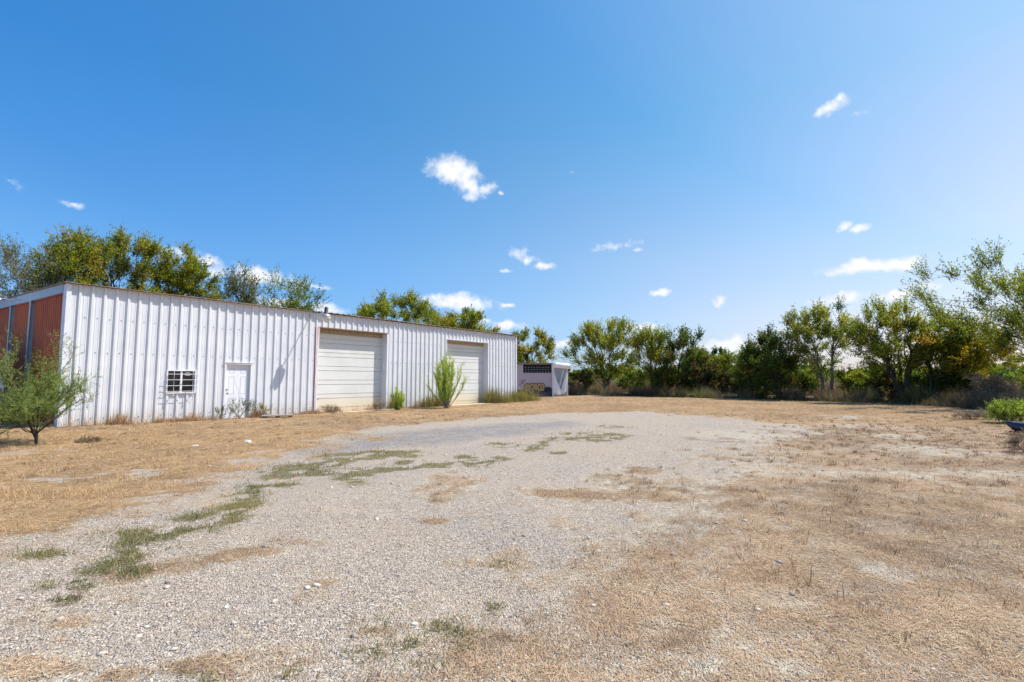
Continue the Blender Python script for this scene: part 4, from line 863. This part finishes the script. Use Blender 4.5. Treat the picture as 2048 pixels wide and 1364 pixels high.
tree_px('sapling', 'leaning sapling between the open tree and the vase shaped tree', (1752, 803), 1718, 1800, 722, 776, 'leaf', 21, n_leaf=2800, stems=3, spike=.6, shoot=.5, leaf=.10, tint=(.3, .2), clus=20, tr=.04, cat='sapling')
# hedge-like vine thickets along the fence
def bush_px(name, label, cat, base, left, right, top, mleaf, seed, Y=None, **kw):
    kw.setdefault('spike', .35); kw.setdefault('shoot', .45); kw.setdefault('stems', 6); kw.setdefault('tr', .025); kw.setdefault('spread', .9); kw.setdefault('core', .55)
    return tree_px(name, label, base, left, right, top, base[1] - 6, mleaf, seed, Y=Y, cat=cat, **kw)
bush_px('bush', 'brownish scrub bush between the shed and the first tree', 'bush', (1160, 788), 1124, 1206, 736, 'leafvine', 31, n_leaf=4200, clus=34, leaf=.12, tint=(.5, .2))
bush_px('bush', 'low dark scrub bush at the foot of the spiky tree', 'bush', (1262, 790), 1228, 1312, 742, 'leafdark', 32, n_leaf=3800, clus=30, leaf=.12, tint=(.5, .25))
bush_px('vine_thicket', 'rust tipped vine thicket left of the gap in the trees', 'bush', (1402, 794), 1362, 1462, 716, 'leafvine', 33, n_leaf=7000, clus=52, leaf=.12, tint=(.5, .22))
bush_px('vine_thicket', 'rust tipped vine thicket below the bright green willow', 'bush', (1478, 795), 1436, 1530, 730, 'leafvine', 34, n_leaf=7000, clus=52, leaf=.12, tint=(.55, .22))
bush_px('vine_thicket', 'dark vine thicket between the spiky tree and the vine draped tree', 'bush', (1332, 793), 1296, 1384, 732, 'leafdark', 131, n_leaf=5600, clus=44, leaf=.12, tint=(.6, .22))
bush_px('vine_thicket', 'olive vine thicket in the gap between the two rust tipped ones', 'bush', (1440, 794), 1400, 1494, 738, 'leafvine', 132, n_leaf=6000, clus=46, leaf=.12, tint=(.35, .2))
bush_px('vine_thicket', 'dark vine thicket hugging the left side of the dense dark tree', 'bush', (1522, 796), 1482, 1574, 734, 'leafdark', 133, n_leaf=6000, clus=46, leaf=.12, tint=(.5, .25))
bush_px('bush', 'dark undergrowth bush right of the dense dark tree', 'bush', (1602, 797), 1570, 1640, 742, 'leafdark', 35, n_leaf=4200, clus=34, leaf=.11, tint=(.45, .2))
bush_px('bush', 'leafy green scrub bush right of the pale trunks of the open tree', 'bush', (1718, 801), 1676, 1772, 744, 'leaf', 134, n_leaf=4200, clus=38, leaf=.10, tint=(.35, .2))
bush_px('bush', 'olive scrub bush at the foot of the vase shaped tree', 'bush', (1786, 804), 1748, 1830, 752, 'leafvine', 135, n_leaf=3800, clus=34, leaf=.10, tint=(.40, .2))
bush_px('bush', 'shaded scrub bush between the vase shaped tree and the dark green tree', 'bush', (1846, 806), 1812, 1884, 744, 'leaf', 136, n_leaf=4200, clus=36, leaf=.10, tint=(.25, .2))
bush_px('bush', 'dark undergrowth bush below the mustard yellow tree', 'bush', (1905, 808), 1866, 1958, 722, 'leafdark', 36, n_leaf=7000, clus=46, leaf=.10, tint=(.5, .2))
bush_px('bush', 'shaded bush at the right edge under the tallest tree', 'bush', (2050, 812), 2016, 2120, 752, 'leaf', 37, n_leaf=4000, clus=34, leaf=.09, tint=(.3, .22), Y=27)
bush_px('dead_vine_heap', 'heap of dead grey brown vines over the fence at right', 'dead vines', (1988, 816), 1956, 2030, 748, 'leafdead', 38, n_leaf=6000, clus=44, lop=.7, leaf=.16, aspect=.10, tint=(.75, .2), spike=.1, pend=.5, fan=.8)
# trees seen over the thickets, farther out in the field
tree_px('willow', 'soft lime green willow beyond the vine thickets', (1462, 770), 1388, 1532, 706, 762, 'leafbright', 41, Y=66, n_leaf=9000, stems=4, spike=.4, shoot=1.2, leaf=.26, tint=(.45, .12), clus=50, aspect=.3)
tree_px('distant_tree', 'small dark tree poking up behind the willow', (1441, 768), 1422, 1462, 694, 740, 'leafdark', 42, Y=95, n_leaf=2200, stems=2, spike=.5, shoot=1.1, leaf=.30, tint=(.4, .15), clus=18)
tree_px('distant_tree', 'hazy grey green tree left of the willow', (1404, 768), 1366, 1436, 702, 760, 'leafgrey', 43, Y=84, n_leaf=5200, stems=3, spike=.5, shoot=1.2, leaf=.27, tint=(.4, .15), clus=36)
tree_px('distant_tree', 'low green tree beyond the gap in the fence row trees', (1545, 768), 1500, 1590, 722, 765, 'leafbright', 44, Y=74, n_leaf=4200, stems=3, spike=.4, shoot=1., leaf=.26, tint=(.3, .15), clus=30)
# trees behind the barn
def behind(px, d=18):
    r = ray(px, 758); n2 = -INW; s = ((P0 @ n2) - d) / (np.array([r[0], r[1]]) @ n2); return float(r[1] * s)
for (lb, px, l, r, top, bot, mt, sd_, kw) in (
        ('sparse grey tree with nearly bare twigs at the left edge', 24, -90, 118, 472, 640, 'leafgrey', 51, dict(n_leaf=6500, spike=.6, shoot=1.0, leaf=.085, tint=(.42, .18), clus=60, bark='palebark', lop=.45)),
        ('olive green tree with ragged top left of the barn corner', 122, 52, 192, 462, 650, 'leaf', 52, dict(n_leaf=12500, lop=.2, spike=.5, shoot=1.0, leaf=.115, tint=(.60, .18), clus=58)),
        ('tall olive tree with twiggy peak above the barn window', 238, 160, 308, 456, 650, 'leaf', 53, dict(n_leaf=13000, lop=.2, spike=.56, shoot=.9, leaf=.115, tint=(.62, .16), clus=56)),
        ('dense bright olive tree above the barn entrance door', 350, 276, 424, 482, 660, 'leafbright', 54, dict(n_leaf=14500, spike=.4, shoot=.8, leaf=.12, tint=(.56, .16), clus=58, lop=.25)),
        ('sparse wispy tree just right of the dense olive tree', 462, 422, 506, 544, 660, 'leafgrey', 55, dict(n_leaf=3400, spike=.6, shoot=1.1, leaf=.12, tint=(.38, .2), clus=34, lop=.5)),
        ('sparse spreading tree left of the arm lamp', 566, 486, 644, 556, 680, 'leaf', 56, dict(n_leaf=5600, spike=.55, shoot=1.2, leaf=.13, tint=(.40, .2), clus=50, lop=.45)),
        ('feathery green tree above the wide garage door', 790, 694, 896, 594, 700, 'leaf', 57, dict(n_leaf=16000, lop=.2, spike=.58, shoot=1.1, leaf=.16, tint=(.56, .14), clus=66)),
        ('lower green tree above the farther garage door', 918, 842, 996, 618, 700, 'leaf', 58, dict(n_leaf=12000, lop=.25, spike=.5, shoot=1.0, leaf=.18, tint=(.60, .16), clus=54)),
        ('yellow green tree rising behind the graffiti shed', 1062, 980, 1130, 660, 770, 'leafyellow', 59, dict(n_leaf=12000, lop=.2, spike=.58, shoot=1.0, leaf=.17, tint=(.38, .16), clus=54, stems=5))):
    tree_px('broadleaf_tree', lb, (px, 770), l, r, top, bot, mt, sd_, Y=behind(px) if px < 1000 else 60.0, group=R2, tr=.14, **kw)
# feathery young mesquite by the red wall: fine twigs with rows of tiny leaflets
def feathery(label, base, wl, wr, H, seed):
    g = gp(*base); rng = np.random.default_rng(seed); root = empty('young_mesquite', label, 'small tree', (g[0], g[1], float(hfn(*g)) - .02))
    A, B, RA, RB = [], [], [], []; tips = []
    def grow(p, d, L, r, lev):
        n = 5; q = p
        for k in range(n):
            d2 = nrmz((d + rng.normal(0, .16, 3) + np.array([0, 0, .05]))[None])[0]; q2 = q + d2 * L / n; r2 = r * (1 - .13 * (k + 1)); A.append(q); B.append(q2); RA.append(r * (1 - .13 * k)); RB.append(r2)
            if lev >= 1 and (lev == 2 or k >= 2): tips.append((q, q2))
            if lev < 2 and (k >= 1 or lev > 0):
                for _ in range(2):
                    s_ = nrmz((d2 * .95 + rng.normal(0, .52, 3) + np.array([0, 0, .12]))[None])[0]; grow(q2, s_, L * rng.uniform(.40, .62), r2 * .55, lev + 1)
            q, d = q2, d2
    for (dx, dy, dz, L, r) in ((-.12, -.15, 1, 1.5, .02), (-.3, .1, .95, 1.45, .02), (-.22, 0, 1, 1.42, .030), (.66, -.05, .50, 1.18, .022), (-.75, .1, .62, 1.15, .020), (-.38, -.4, .75, 1.15, .018), (.30, .35, .80, 1.0, .016), (-.95, -.15, .30, 1.10, .016), (.05, .5, .6, 1.0, .016), (-.5, -.5, .28, .95, .014), (.42, -.45, .34, .9, .014), (-.8, .4, .22, .9, .014), (.2, -.6, .6, .95, .014)):
        st_ = np.array([0, 0, .12 if dz >= .95 else .26]); grow(st_, nrmz(np.array([[dx, dy, dz]]))[0], L * 1.05, r, 0)
    A.append(np.zeros(3)); B.append(np.array([.0, 0, .28])); RA.append(.045); RB.append(.035)
    A, B = np.array(A), np.array(B); ok = (B[:, 2] < H) & (B[:, 0] > -wl) & (B[:, 0] < wr)
    Vt, Qt = tubes(A[ok], B[ok], np.array(RA)[ok] * .7 + .0015, np.array(RB)[ok] * .7 + .001, 5); mesh_np('trunk', Vt, Qt, M['bark'], root, smooth=True)
    T = [t for t in tips if t[1][2] < H and -wl < t[1][0] < wr]; S0 = np.array([t[0] for t in T]); S1 = np.array([t[1] for t in T]); m_ = 9
    f = rng.random((len(S0), m_, 1)); P_ = (S0[:, None] + (S1 - S0)[:, None] * f).reshape(-1, 3); dd = nrmz(np.repeat(nrmz(S1 - S0), m_, 0) * .5 + rng.normal(0, .7, (len(P_), 3)) + np.array([0, 0, .1])); Lr = rng.uniform(.025, .055, len(P_))
    k = 7; g_ = (np.arange(k) + .5) / k; LP = (P_[:, None] + dd[:, None] * Lr[:, None, None] * g_[None, :, None]).reshape(-1, 3); ld = nrmz(np.repeat(dd, k, 0) * .5 + rng.normal(0, .7, (len(LP), 3)))
    sel = rng.random(len(LP)) < min(1, 52000 / len(LP)); LP, ld = LP[sel], ld[sel]; L = rng.uniform(.016, .036, len(LP)); V_, Q_ = leaves_np(LP, ld, L, L * .42, rng)
    mesh_np('crown', V_, Q_, M['leafmesquite'], root, tint=np.clip(.4 + .25 * (LP[:, 2] / H - .5) + rng.normal(0, .18, len(LP)), 0, 1)); return root
feathery('feathery young mesquite growing in front of the red end wall', (72, 888), 1.35, 1.22, 2.62, 61)
# lime green upright bushes by the garage doors
def plume(name, label, base, H, hw, n_st, seed, n_leaf=16000, mleaf='leaflime', leaf=.05, bareto=.25, lean=0.):
    g = gp(*base); rng = np.random.default_rng(seed); root = empty(name, label, 'bush', (g[0], g[1], float(hfn(*g)) - .02)); A, B, R0 = [], [], []; S = []
    for s in range(n_st):
        an = rng.uniform(0, 6.283); o = rng.random() ** .7; top = np.array([math.cos(an) * hw * o + lean * H * o, math.sin(an) * hw * .7 * o, H * (1 - .45 * o ** 2) * rng.uniform(.72, 1.02)]); b0 = np.array([math.cos(an), math.sin(an), 0]) * .08 * o; prev = b0
        for k in range(1, 7):
            f = k / 6; p = b0 + (top - b0) * f; p[:2] = b0[:2] + (top - b0)[:2] * (1 - (1 - f) ** 1.5) + rng.normal(0, .03, 2) * H / 2.5; A.append(prev); B.append(p); R0.append(.012 * (1 - f * .85) * H / 2)
            if f > bareto:
                for _ in range(5): S.append((prev + (p - prev) * rng.random(), nrmz((nrmz((p - prev)[None])[0] + rng.normal(0, .30, 3) + np.array([0, 0, .25]))[None])[0], rng.uniform(.14, .42) * H / 2.3, f))
            prev = p
    A, B, R0 = np.array(A), np.array(B), np.array(R0); s0 = np.array([s[0] for s in S]); sdv = np.array([s[1] for s in S]); sl = np.array([s[2] for s in S]); s1 = s0 + sdv * sl[:, None]
    Vt, Qt = join([tubes(A, B, R0 + .002, R0 * .8 + .002, 5), tubes(s0, s1, np.full(len(s0), .003), np.full(len(s0), .0015), 3)]); mesh_np('stems', Vt, Qt, M['palebark'], root, smooth=True)
    per = max(2, n_leaf // len(S)); f = rng.random((len(S), per, 1)); LP = (s0[:, None] + (s1 - s0)[:, None] * f).reshape(-1, 3) + rng.normal(0, .014, (len(S) * per, 3)); ld = nrmz(np.repeat(sdv, per, 0) + rng.normal(0, .38, (len(LP), 3))); L = leaf * rng.uniform(.6, 1.4, len(LP))
    V_, Q_ = leaves_np(LP, ld, L, L * .18 + .003, rng); ff = np.repeat(np.array([s[3] for s in S]), per); mesh_np('foliage', V_, Q_, M[mleaf], root, tint=np.clip(.25 + .4 * ff + rng.normal(0, .15, len(LP)), 0, 1)); return root
plume('broom_bush', 'tall lime green broom bush beside the farther garage door', (893, 816), 2.75, 1.02, 40, 71, 40000, leaf=.052)
plume('broom_bush', 'small bright green broom bush right of the wide garage door', (793, 820), 1.05, .40, 20, 72, 16000, leaf=.045, bareto=.1)
# ------------------------------------------------------------------ weeds against the walls, in the fence line and beyond it
def strip(path, n, width, rng, seed):
    P = np.array([gp(*p) for p in path]); seg = np.linalg.norm(np.diff(P, axis=0), axis=1); cum = np.r_[0, np.cumsum(seg)]; t = rng.random(n) * cum[-1]
    X = np.interp(t, cum, P[:, 0]); Y = np.interp(t, cum, P[:, 1]); o = rng.normal(0, width, n); d = P[-1] - P[0]; d = d / np.linalg.norm(d); X = X - d[1] * o; Y = Y + d[0] * o
    k = (rng.random(n) < sstep(.30, .58, fbm(X * 1.3, Y * 1.3, seed, 4))) & outside_barn(X, Y, .06); return X[k], Y[k]
def stuff(name, label, cat, X, Y, hgt, wd, mt, tint, rng, tilt=(.7, 1.5), segs=2, droop=.35):
    n = len(X); h_ = hgt * rng.uniform(.2, 1.1, n) * (.25 + 1.5 * sstep(.25, .75, fbm(X * 1.3, Y * 1.3, 7, 3))); V_, Q_ = ribbons(lift(X, Y, -.01), rng.uniform(0, 6.283, n), rng.uniform(*tilt, n), h_, wd * rng.uniform(.5, 1.3, n), rng.uniform(0, droop, n), rng, segs)
    tag(mesh_np(name, V_, Q_, M[mt], tint=np.clip(np.tile(tint(X, Y, n), segs), 0, 1), kind='stuff'), label, cat)
rg = np.random.default_rng(5)
X, Y = strip([(1110, 789), (1230, 791), (1400, 795), (1560, 799), (1700, 803), (1830, 808), (1960, 817), (2150, 834)], 60000, .55, rg, 3)
stuff('tall_weeds', 'tall dry brown weeds along the foot of the fence row trees', 'weeds', X, Y, .80, .016, 'tallweed', lambda X, Y, n: .40 + .9 * (fbm(X * .35, Y * .35, 15, 3) - .5) + rg.normal(0, .2, n), rg, (.5, 1.5))
X, Y = strip([(1150, 780), (1400, 785), (1600, 788), (1800, 793), (2000, 799), (2200, 808)], 60000, 2.6, rg, 4)
stuff('field_weeds', 'reddish brown weeds filling the field beyond the fence', 'weeds', X, Y, 1.15, .03, 'redweed', lambda X, Y, n: .42 + .8 * (fbm(X * .3, Y * .3, 17, 3) - .5) + rg.normal(0, .18, n), rg, (.8, 1.55))
Xa = []; Ya = []
for (c, rx, n_) in (((1432, 788), 26, 1600), ((1740, 803), 52, 4200), ((1835, 808), 26, 2400), ((1772, 806), 20, 1000), ((1890, 812), 26, 900), ((1195, 786), 20, 700)):
    g = gp(*c); w_ = rx / pxm(g[1]); Xa.append(g[0] + rg.normal(0, w_ * .5, n_)); Ya.append(g[1] + rg.normal(0, .35, n_))
X, Y = np.concatenate(Xa), np.concatenate(Ya)
stuff('green_grass', 'fresh green grass clumps at the foot of the fence row trees', 'grass', X, Y, .75, .02, 'weed', lambda X, Y, n: .42 + rg.normal(0, .16, n), rg, (.6, 1.5))
def along_wall(n, t0, t1, spread_, rng, off=.12): t = rng.uniform(t0, t1, n); d = -off - np.abs(rng.normal(0, spread_, n)); p = P0[None] + DIR[None] * t[:, None] + INW[None] * d[:, None]; return p[:, 0], p[:, 1]
Xa, Ya = [], []
for (t0, t1, n_, s_) in ((0, 4.5, 6500, .18), (2.4, 4.3, 3500, .16), (5.4, 8.3, 6500, .2), (7.4, 8.2, 1500, .14), (8.4, 9.6, 900, .2), (10.0, 11.4, 700, .12), (12.2, 16.2, 2200, .12), (19.6, 24, 3200, .25)):
    x, y = along_wall(n_, t0, t1, s_, rg); Xa.append(x); Ya.append(y)
X, Y = np.concatenate(Xa), np.concatenate(Ya); k = rg.random(len(X)) < sstep(.34, .56, fbm(X * 1.4, Y * 1.4, 23, 3)) * .8 + .1
stuff('dry_wall_weeds', 'dry reddish brown weeds along the base of the barn wall', 'weeds', X[k], Y[k], .34, .007, 'palestraw', lambda X, Y, n: .42 + rg.normal(0, .2, n), rg, (.3, 1.5))
Xa, Ya = [], []
for (t0, t1, n_, s_) in ((19.9, 24.6, 3600, .38), (19.4, 20.2, 700, .2), (14.2, 16.2, 1100, .15), (12.1, 12.7, 300, .15)):
    x, y = along_wall(n_, t0, t1, s_, rg, .15); Xa.append(x); Ya.append(y)
X, Y = np.concatenate(Xa), np.concatenate(Ya)
stuff('green_wall_weeds', 'green weeds growing against the far end of the barn wall', 'weeds', X, Y, .72, .012, 'weed', lambda X, Y, n: .50 + rg.normal(0, .24, n), rg, (.5, 1.5))
# leafy weeds at the entrance door, bright clump at right, scrub tufts in the yard
def weedplant(name, label, cat, at, H, wl, wr, mleaf, seed, **kw):
    kw.setdefault('stems', 8); kw.setdefault('tr', .006); kw.setdefault('clus', 26); kw.setdefault('spread', 1.0)
    return tree(name, label, cat, at, H, wl, wr, .05, mleaf, seed, **kw)
weedplant('door_weed', 'grey green leafy weed in front of the entrance door', 'weed', wpt(5.0, -.35), .70, .5, .55, 'leafgrey', 81, n_leaf=420, leaf=.055, shoot=.22, spike=.8, tint=(.2, .15))
weedplant('door_weed', 'yellowing weed beside the wooden step', 'weed', wpt(5.75, -.4), .52, .3, .42, 'leafyellow', 82, n_leaf=260, leaf=.05, shoot=.2, spike=.7, tint=(.6, .2), clus=18)
weedplant('door_weed', 'small weed left of the entrance door', 'weed', wpt(4.35, -.28), .45, .16, .16, 'leafgrey', 83, n_leaf=120, leaf=.05, shoot=.16, spike=.8, tint=(.2, .15), clus=10)
weedplant('green_weed_clump', 'bright lime weed clump at the right edge of the yard', 'weed', gp(2016, 846), .62, .62, .95, 'leaflime', 84, n_leaf=11000, leaf=.07, shoot=.26, spike=.6, tint=(.08, .14), clus=80, aspect=.22, stems=12, lop=.6)
weedplant('scrub_tuft', 'dry brown scrub tuft below the dark blue bumper at right edge', 'weed', gp(2052, 905), .34, .35, .35, 'leafdead', 85, n_leaf=1700, leaf=.07, shoot=.18, spike=.3, tint=(.75, .2), aspect=.12, clus=20)
weedplant('scrub_tuft', 'dry brown scrub tuft left of the lime weed clump', 'weed', gp(1945, 838), .26, .7, .6, 'leafdead', 86, n_leaf=2200, leaf=.09, shoot=.2, spike=.3, tint=(.75, .2), aspect=.12, clus=26)
weedplant('scrub_tuft', 'dark dry tuft in the straw between the mesquite and the window', 'weed', gp(178, 886), .12, .35, .3, 'leafdead', 87, n_leaf=700, leaf=.06, shoot=.1, spike=.2, tint=(.25, .15), aspect=.12, clus=14)
weedplant('scrub_tuft', 'dry grey tuft on the apron of the wide garage door', 'weed', wpt(10.9, -.85), .38, .4, .4, 'leafdead', 88, n_leaf=1100, leaf=.09, shoot=.18, spike=.3, tint=(.8, .2), aspect=.10, clus=18)
weedplant('scrub_tuft', 'dry tuft against the corner of the wide garage door', 'weed', wpt(8.75, -.55), .30, .5, .5, 'leafdead', 89, n_leaf=1300, leaf=.09, shoot=.18, spike=.3, tint=(.85, .2), aspect=.10, clus=18)
# far tree line on the horizon: one mass
def far_woods():
    rng = np.random.default_rng(99); n = 26000; az = rng.uniform(-1.2, 1.25, n); D = rng.uniform(230, 330, n); X = np.tan(np.clip(az, -1.25, 1.25)) * 0 + D * np.sin(az); Y = D * np.cos(az); hh = 3.5 + 7.5 * fbm(az * 22, az * 0, 3, 4) ** 1.4
    P = np.stack([X, Y, rng.random(n) ** .8 * hh], 1); d = nrmz(rng.normal(0, 1, (n, 3))); L = rng.uniform(1.2, 2.8, n); V_, Q_ = leaves_np(P, d, L, L * .7, rng)
    tag(mesh_np('distant_woods', V_, Q_, M['leafdark'], tint=np.clip(rng.normal(.55, .15, n), 0, 1), kind='stuff'), 'low dark woods along the far horizon', 'woods')
far_woods()

# ------------------------------------------------------------------ wire fence under the trees
fp = [gp(1130, 784), gp(1300, 787), gp(1480, 790), gp(1640, 793), gp(1800, 798), gp(1935, 806), gp(2060, 814), gp(2300, 830)]
fence = empty('wire_fence', 'wire fence on thin rusty posts half hidden under the trees', 'fence', (fp[0][0], fp[0][1], 0))
FP = np.array(fp); seg = np.linalg.norm(np.diff(FP, axis=0), axis=1); cum = np.r_[0, np.cumsum(seg)]; tt = np.arange(0, cum[-1], 2.6); rr = random.Random(8); tops = []
for q in tt:
    x, y = np.interp(q, cum, FP[:, 0]) - fp[0][0], np.interp(q, cum, FP[:, 1]) - fp[0][1]; z = float(hfn(x + fp[0][0], y + fp[0][1])); lx, ly = rr.uniform(-.05, .05), rr.uniform(-.05, .05)
    wood = rr.random() < .3; b = MB(); b.tube([(x, y, z - .2), (x + lx, y + ly, z + 1.28)], .06 if wood else .024, 7); b.build('post', M['oldwood'] if wood else M['postsmetal'], fence); tops.append((x, y, z, lx, ly))
for k in range(5):
    b = MB(); hz_ = .25 + k * .24; b.tube([(x + lx * hz_ / 1.28 + (.07 if False else 0), y - .03, z + hz_) for x, y, z, lx, ly in tops], .0045, 4); b.build('wire', M['postsmetal'], fence)
# ------------------------------------------------------------------ white van nosing into the left edge
vx, vy = -16.80, 15.0; van = empty('parked_van', 'white van parked beside the red end wall at the left edge', 'van', (vx, vy, float(hfn(vx, vy))), math.atan2(-INW[1], -INW[0]))
prof = [(.0, .42), (-.02, .70), (-.06, 1.16), (-.48, 1.52), (-.86, 2.42), (-1.10, 2.66), (-1.6, 2.74), (-5.4, 2.72), (-5.55, 2.5), (-5.6, .45)]     # nose at x = 0, body runs back along -x
b = MB(); hwv = .96; n = len(prof)
def sec(y, ins): return [(x - (ins if i < 4 else 0) * .3, y, z) for i, (x, z) in enumerate(prof)]
rows = [[(x - .14 if i < 3 else x, -hwv, z) if z < 1.3 else (x, -hwv + .14 * (z - 1.2), z) for i, (x, z) in enumerate(prof)], [(x, -hwv * .55, z) for x, z in prof], [(x, hwv * .55, z) for x, z in prof], [(x - .14 if i < 3 else x, hwv, z) if z < 1.3 else (x, hwv - .14 * (z - 1.2), z) for i, (x, z) in enumerate(prof)]]
V_ = [p for r in rows for p in r]; Fs = []
for j in range(3):
    for i in range(n): Fs.append((j * n + i, j * n + (i + 1) % n, (j + 1) * n + (i + 1) % n, (j + 1) * n + i))
Fs.append(tuple(range(n - 1, -1, -1))); Fs.append(tuple(3 * n + i for i in range(n))); b.add(V_, Fs); b.build('body', M['vanwhite'], van, bevel=.03)
b = MB(); b.add([(-.50, -.84, 1.57), (-.50, .84, 1.57), (-.84, .76, 2.38), (-.84, -.76, 2.38), (-.53, -.84, 1.55), (-.53, .84, 1.55), (-.88, .76, 2.37), (-.88, -.76, 2.37)], [(0, 1, 2, 3), (4, 7, 6, 5), (0, 4, 5, 1), (1, 5, 6, 2), (2, 6, 7, 3), (3, 7, 4, 0)])
for v in range(len(b.v)): b.v[v] = (b.v[v][0] + .022, b.v[v][1], b.v[v][2] + .018)
b.build('windshield', M['vanglass'], van)
for s in (-1, 1):
    b = MB(); y = s * .955; b.add([(-.62, s * .925, 1.58), (-1.9, s * .925, 1.58), (-1.9, s * .80, 2.36), (-.95, s * .80, 2.36), (-.62, s * .86, 1.58), (-1.9, s * .86, 1.58), (-1.9, s * .74, 2.36), (-.95, s * .74, 2.36)], [(0, 1, 2, 3), (4, 7, 6, 5), (0, 4, 5, 1), (1, 5, 6, 2), (2, 6, 7, 3), (3, 7, 4, 0)]); b.build('side_window', M['vanglass'], van)
    b = MB(); b.box((-.16, s * .62 - .16, .68), (.0, s * .62 + .16, .84)); b.build('headlight', M['lens'], van, bevel=.02)
    b = MB(); b.tube([(-1.35, s * .93, 1.32), (-1.35, s * 1.1, 1.36)], .02, 6); b.box((-1.42, s * 1.13 - .07, 1.30), (-1.32, s * 1.13 + .07, 1.58)); b.build('mirror', M['rubber'], van)
    for xw in (-.95, -4.5):
        b = MB(); b.smooth = True; V0 = [(.22, -.11), (.31, -.115), (.345, -.09), (.35, 0), (.345, .09), (.31, .115), (.22, .11)]; c = Vector((xw, s * .86, .345))
        V_ = []; Fs = []
        for (r, w_) in V0:
            for j in range(24): t = 2 * math.pi * j / 24; V_.append((c.x + r * math.cos(t), c.y + w_, c.z + r * math.sin(t)))
        for i in range(len(V0) - 1):
            for j in range(24): Fs.append((i * 24 + j, i * 24 + (j + 1) % 24, (i + 1) * 24 + (j + 1) % 24, (i + 1) * 24 + j))
        b.add(V_, Fs); wh = b.build('wheel', M['rubber'], van)
        b = MB(); b.tube([(c.x, c.y - .08, c.z), (c.x, c.y + .08, c.z)], .222, 20); b.build('rim', M['galv'], wh)
b = MB(); b.box((-.12, -.9, .32), (.06, .9, .56)); b.build('bumper', M['rubber'], van, bevel=.03)
# ------------------------------------------------------------------ dark blue bumper shell lying at the right edge
g = gp(2018, 866); hull = empty('car_bumper', 'glossy dark blue bumper shell lying on the dry grass at the right edge', 'bumper', (g[0], g[1], float(hfn(*g))), math.radians(-14))
b = MB(); b.smooth = True; secs = []
for i in range(15):
    f = i / 14; x = -.10 + 1.7 * f; wd = .10 + .26 * math.sin(min(1, f * 2.2) * math.pi / 2); top = .335 - .035 * min(1, f * 3) ; bot = .10 - .06 * math.sin(min(1, f * 4) * math.pi) if f < .25 else (.04 + .16 * math.sin((f - .18) / .22 * math.pi) if f < .42 else .06); bot = max(.02, bot) + (.18 * (1 - f / .12) if f < .12 else 0)
    secs.append([(x, -wd * .55, bot), (x - .02, -wd * .98, bot + (top - bot) * .35), (x, -wd, bot + (top - bot) * .75), (x, -wd * .86, top), (x, 0, top + .02), (x, wd * .5, top + .012), (x, wd * .5, top - .006), (x, 0, top + .002), (x, -wd * .83, top - .018), (x, -wd * .95, bot + (top - bot) * .74), (x - .02, -wd * .93, bot + (top - bot) * .36), (x, -wd * .52, bot + .012)])
m_ = len(secs[0]); V_ = [p for s_ in secs for p in s_]; Fs = []
for i in range(len(secs) - 1):
    for j in range(m_): Fs.append((i * m_ + j, i * m_ + (j + 1) % m_, (i + 1) * m_ + (j + 1) % m_, (i + 1) * m_ + j))
Fs.append(tuple(range(m_ - 1, -1, -1))); Fs.append(tuple((len(secs) - 1) * m_ + j for j in range(m_))); b.add(V_, Fs); b.build('shell', M['navyplastic'], hull)
b = MB(); b.smooth = True; V_ = []; Fs = []
for i in range(13):
    f = i / 12; x = -.0 + 1.45 * f; wd = .12 + .2 * math.sin(min(1, f * 2.2) * math.pi / 2); V_ += [(x, -wd * .52, .085), (x, wd * .5, .04), (x, wd * .5, .03), (x, -wd * .5, .05)]
for i in range(12):
    for j in range(4): Fs.append((4 * i + j, 4 * i + (j + 1) % 4, 4 * i + 4 + (j + 1) % 4, 4 * i + 4 + j))
b.add(V_, Fs); b.build('reflection_lip', M['brownreflect'], hull)  # lip whose colour imitates the brown reflection along the shell's bottom
# scraps of white litter
def scrap(lb, at, s, seed):
    rr = random.Random(seed); b = MB(); n = 9; z = float(hfn(*at)); top = [(s * rr.uniform(.5, 1) * math.cos(2 * math.pi * k / n), .6 * s * rr.uniform(.5, 1) * math.sin(2 * math.pi * k / n), rr.uniform(.01, .5) * s) for k in range(n)]
    b.add([(x, y, z_ + .004) for x, y, z_ in top] + [(x, y, z_) for x, y, z_ in top] + [(0, 0, s * .45), (0, 0, s * .44)], [(k, (k + 1) % n, 2 * n) for k in range(n)] + [(n + (k + 1) % n, n + k, 2 * n + 1) for k in range(n)] + [(k, n + k, n + (k + 1) % n, (k + 1) % n) for k in range(n)])
    o = b.build('litter', M['paper']); o.location = (at[0], at[1], z + .005); tag(o, lb, 'litter', 'scraps of white litter')
scrap('larger white paper scrap on the straw below the wooden step', gp(498, 887), .12, 1)
scrap('small crumpled white scrap on the straw left of the larger one', gp(391, 894), .07, 2)
scrap('white scrap lying at the tip of the dark blue bumper', gp(2004, 852), .07, 3)
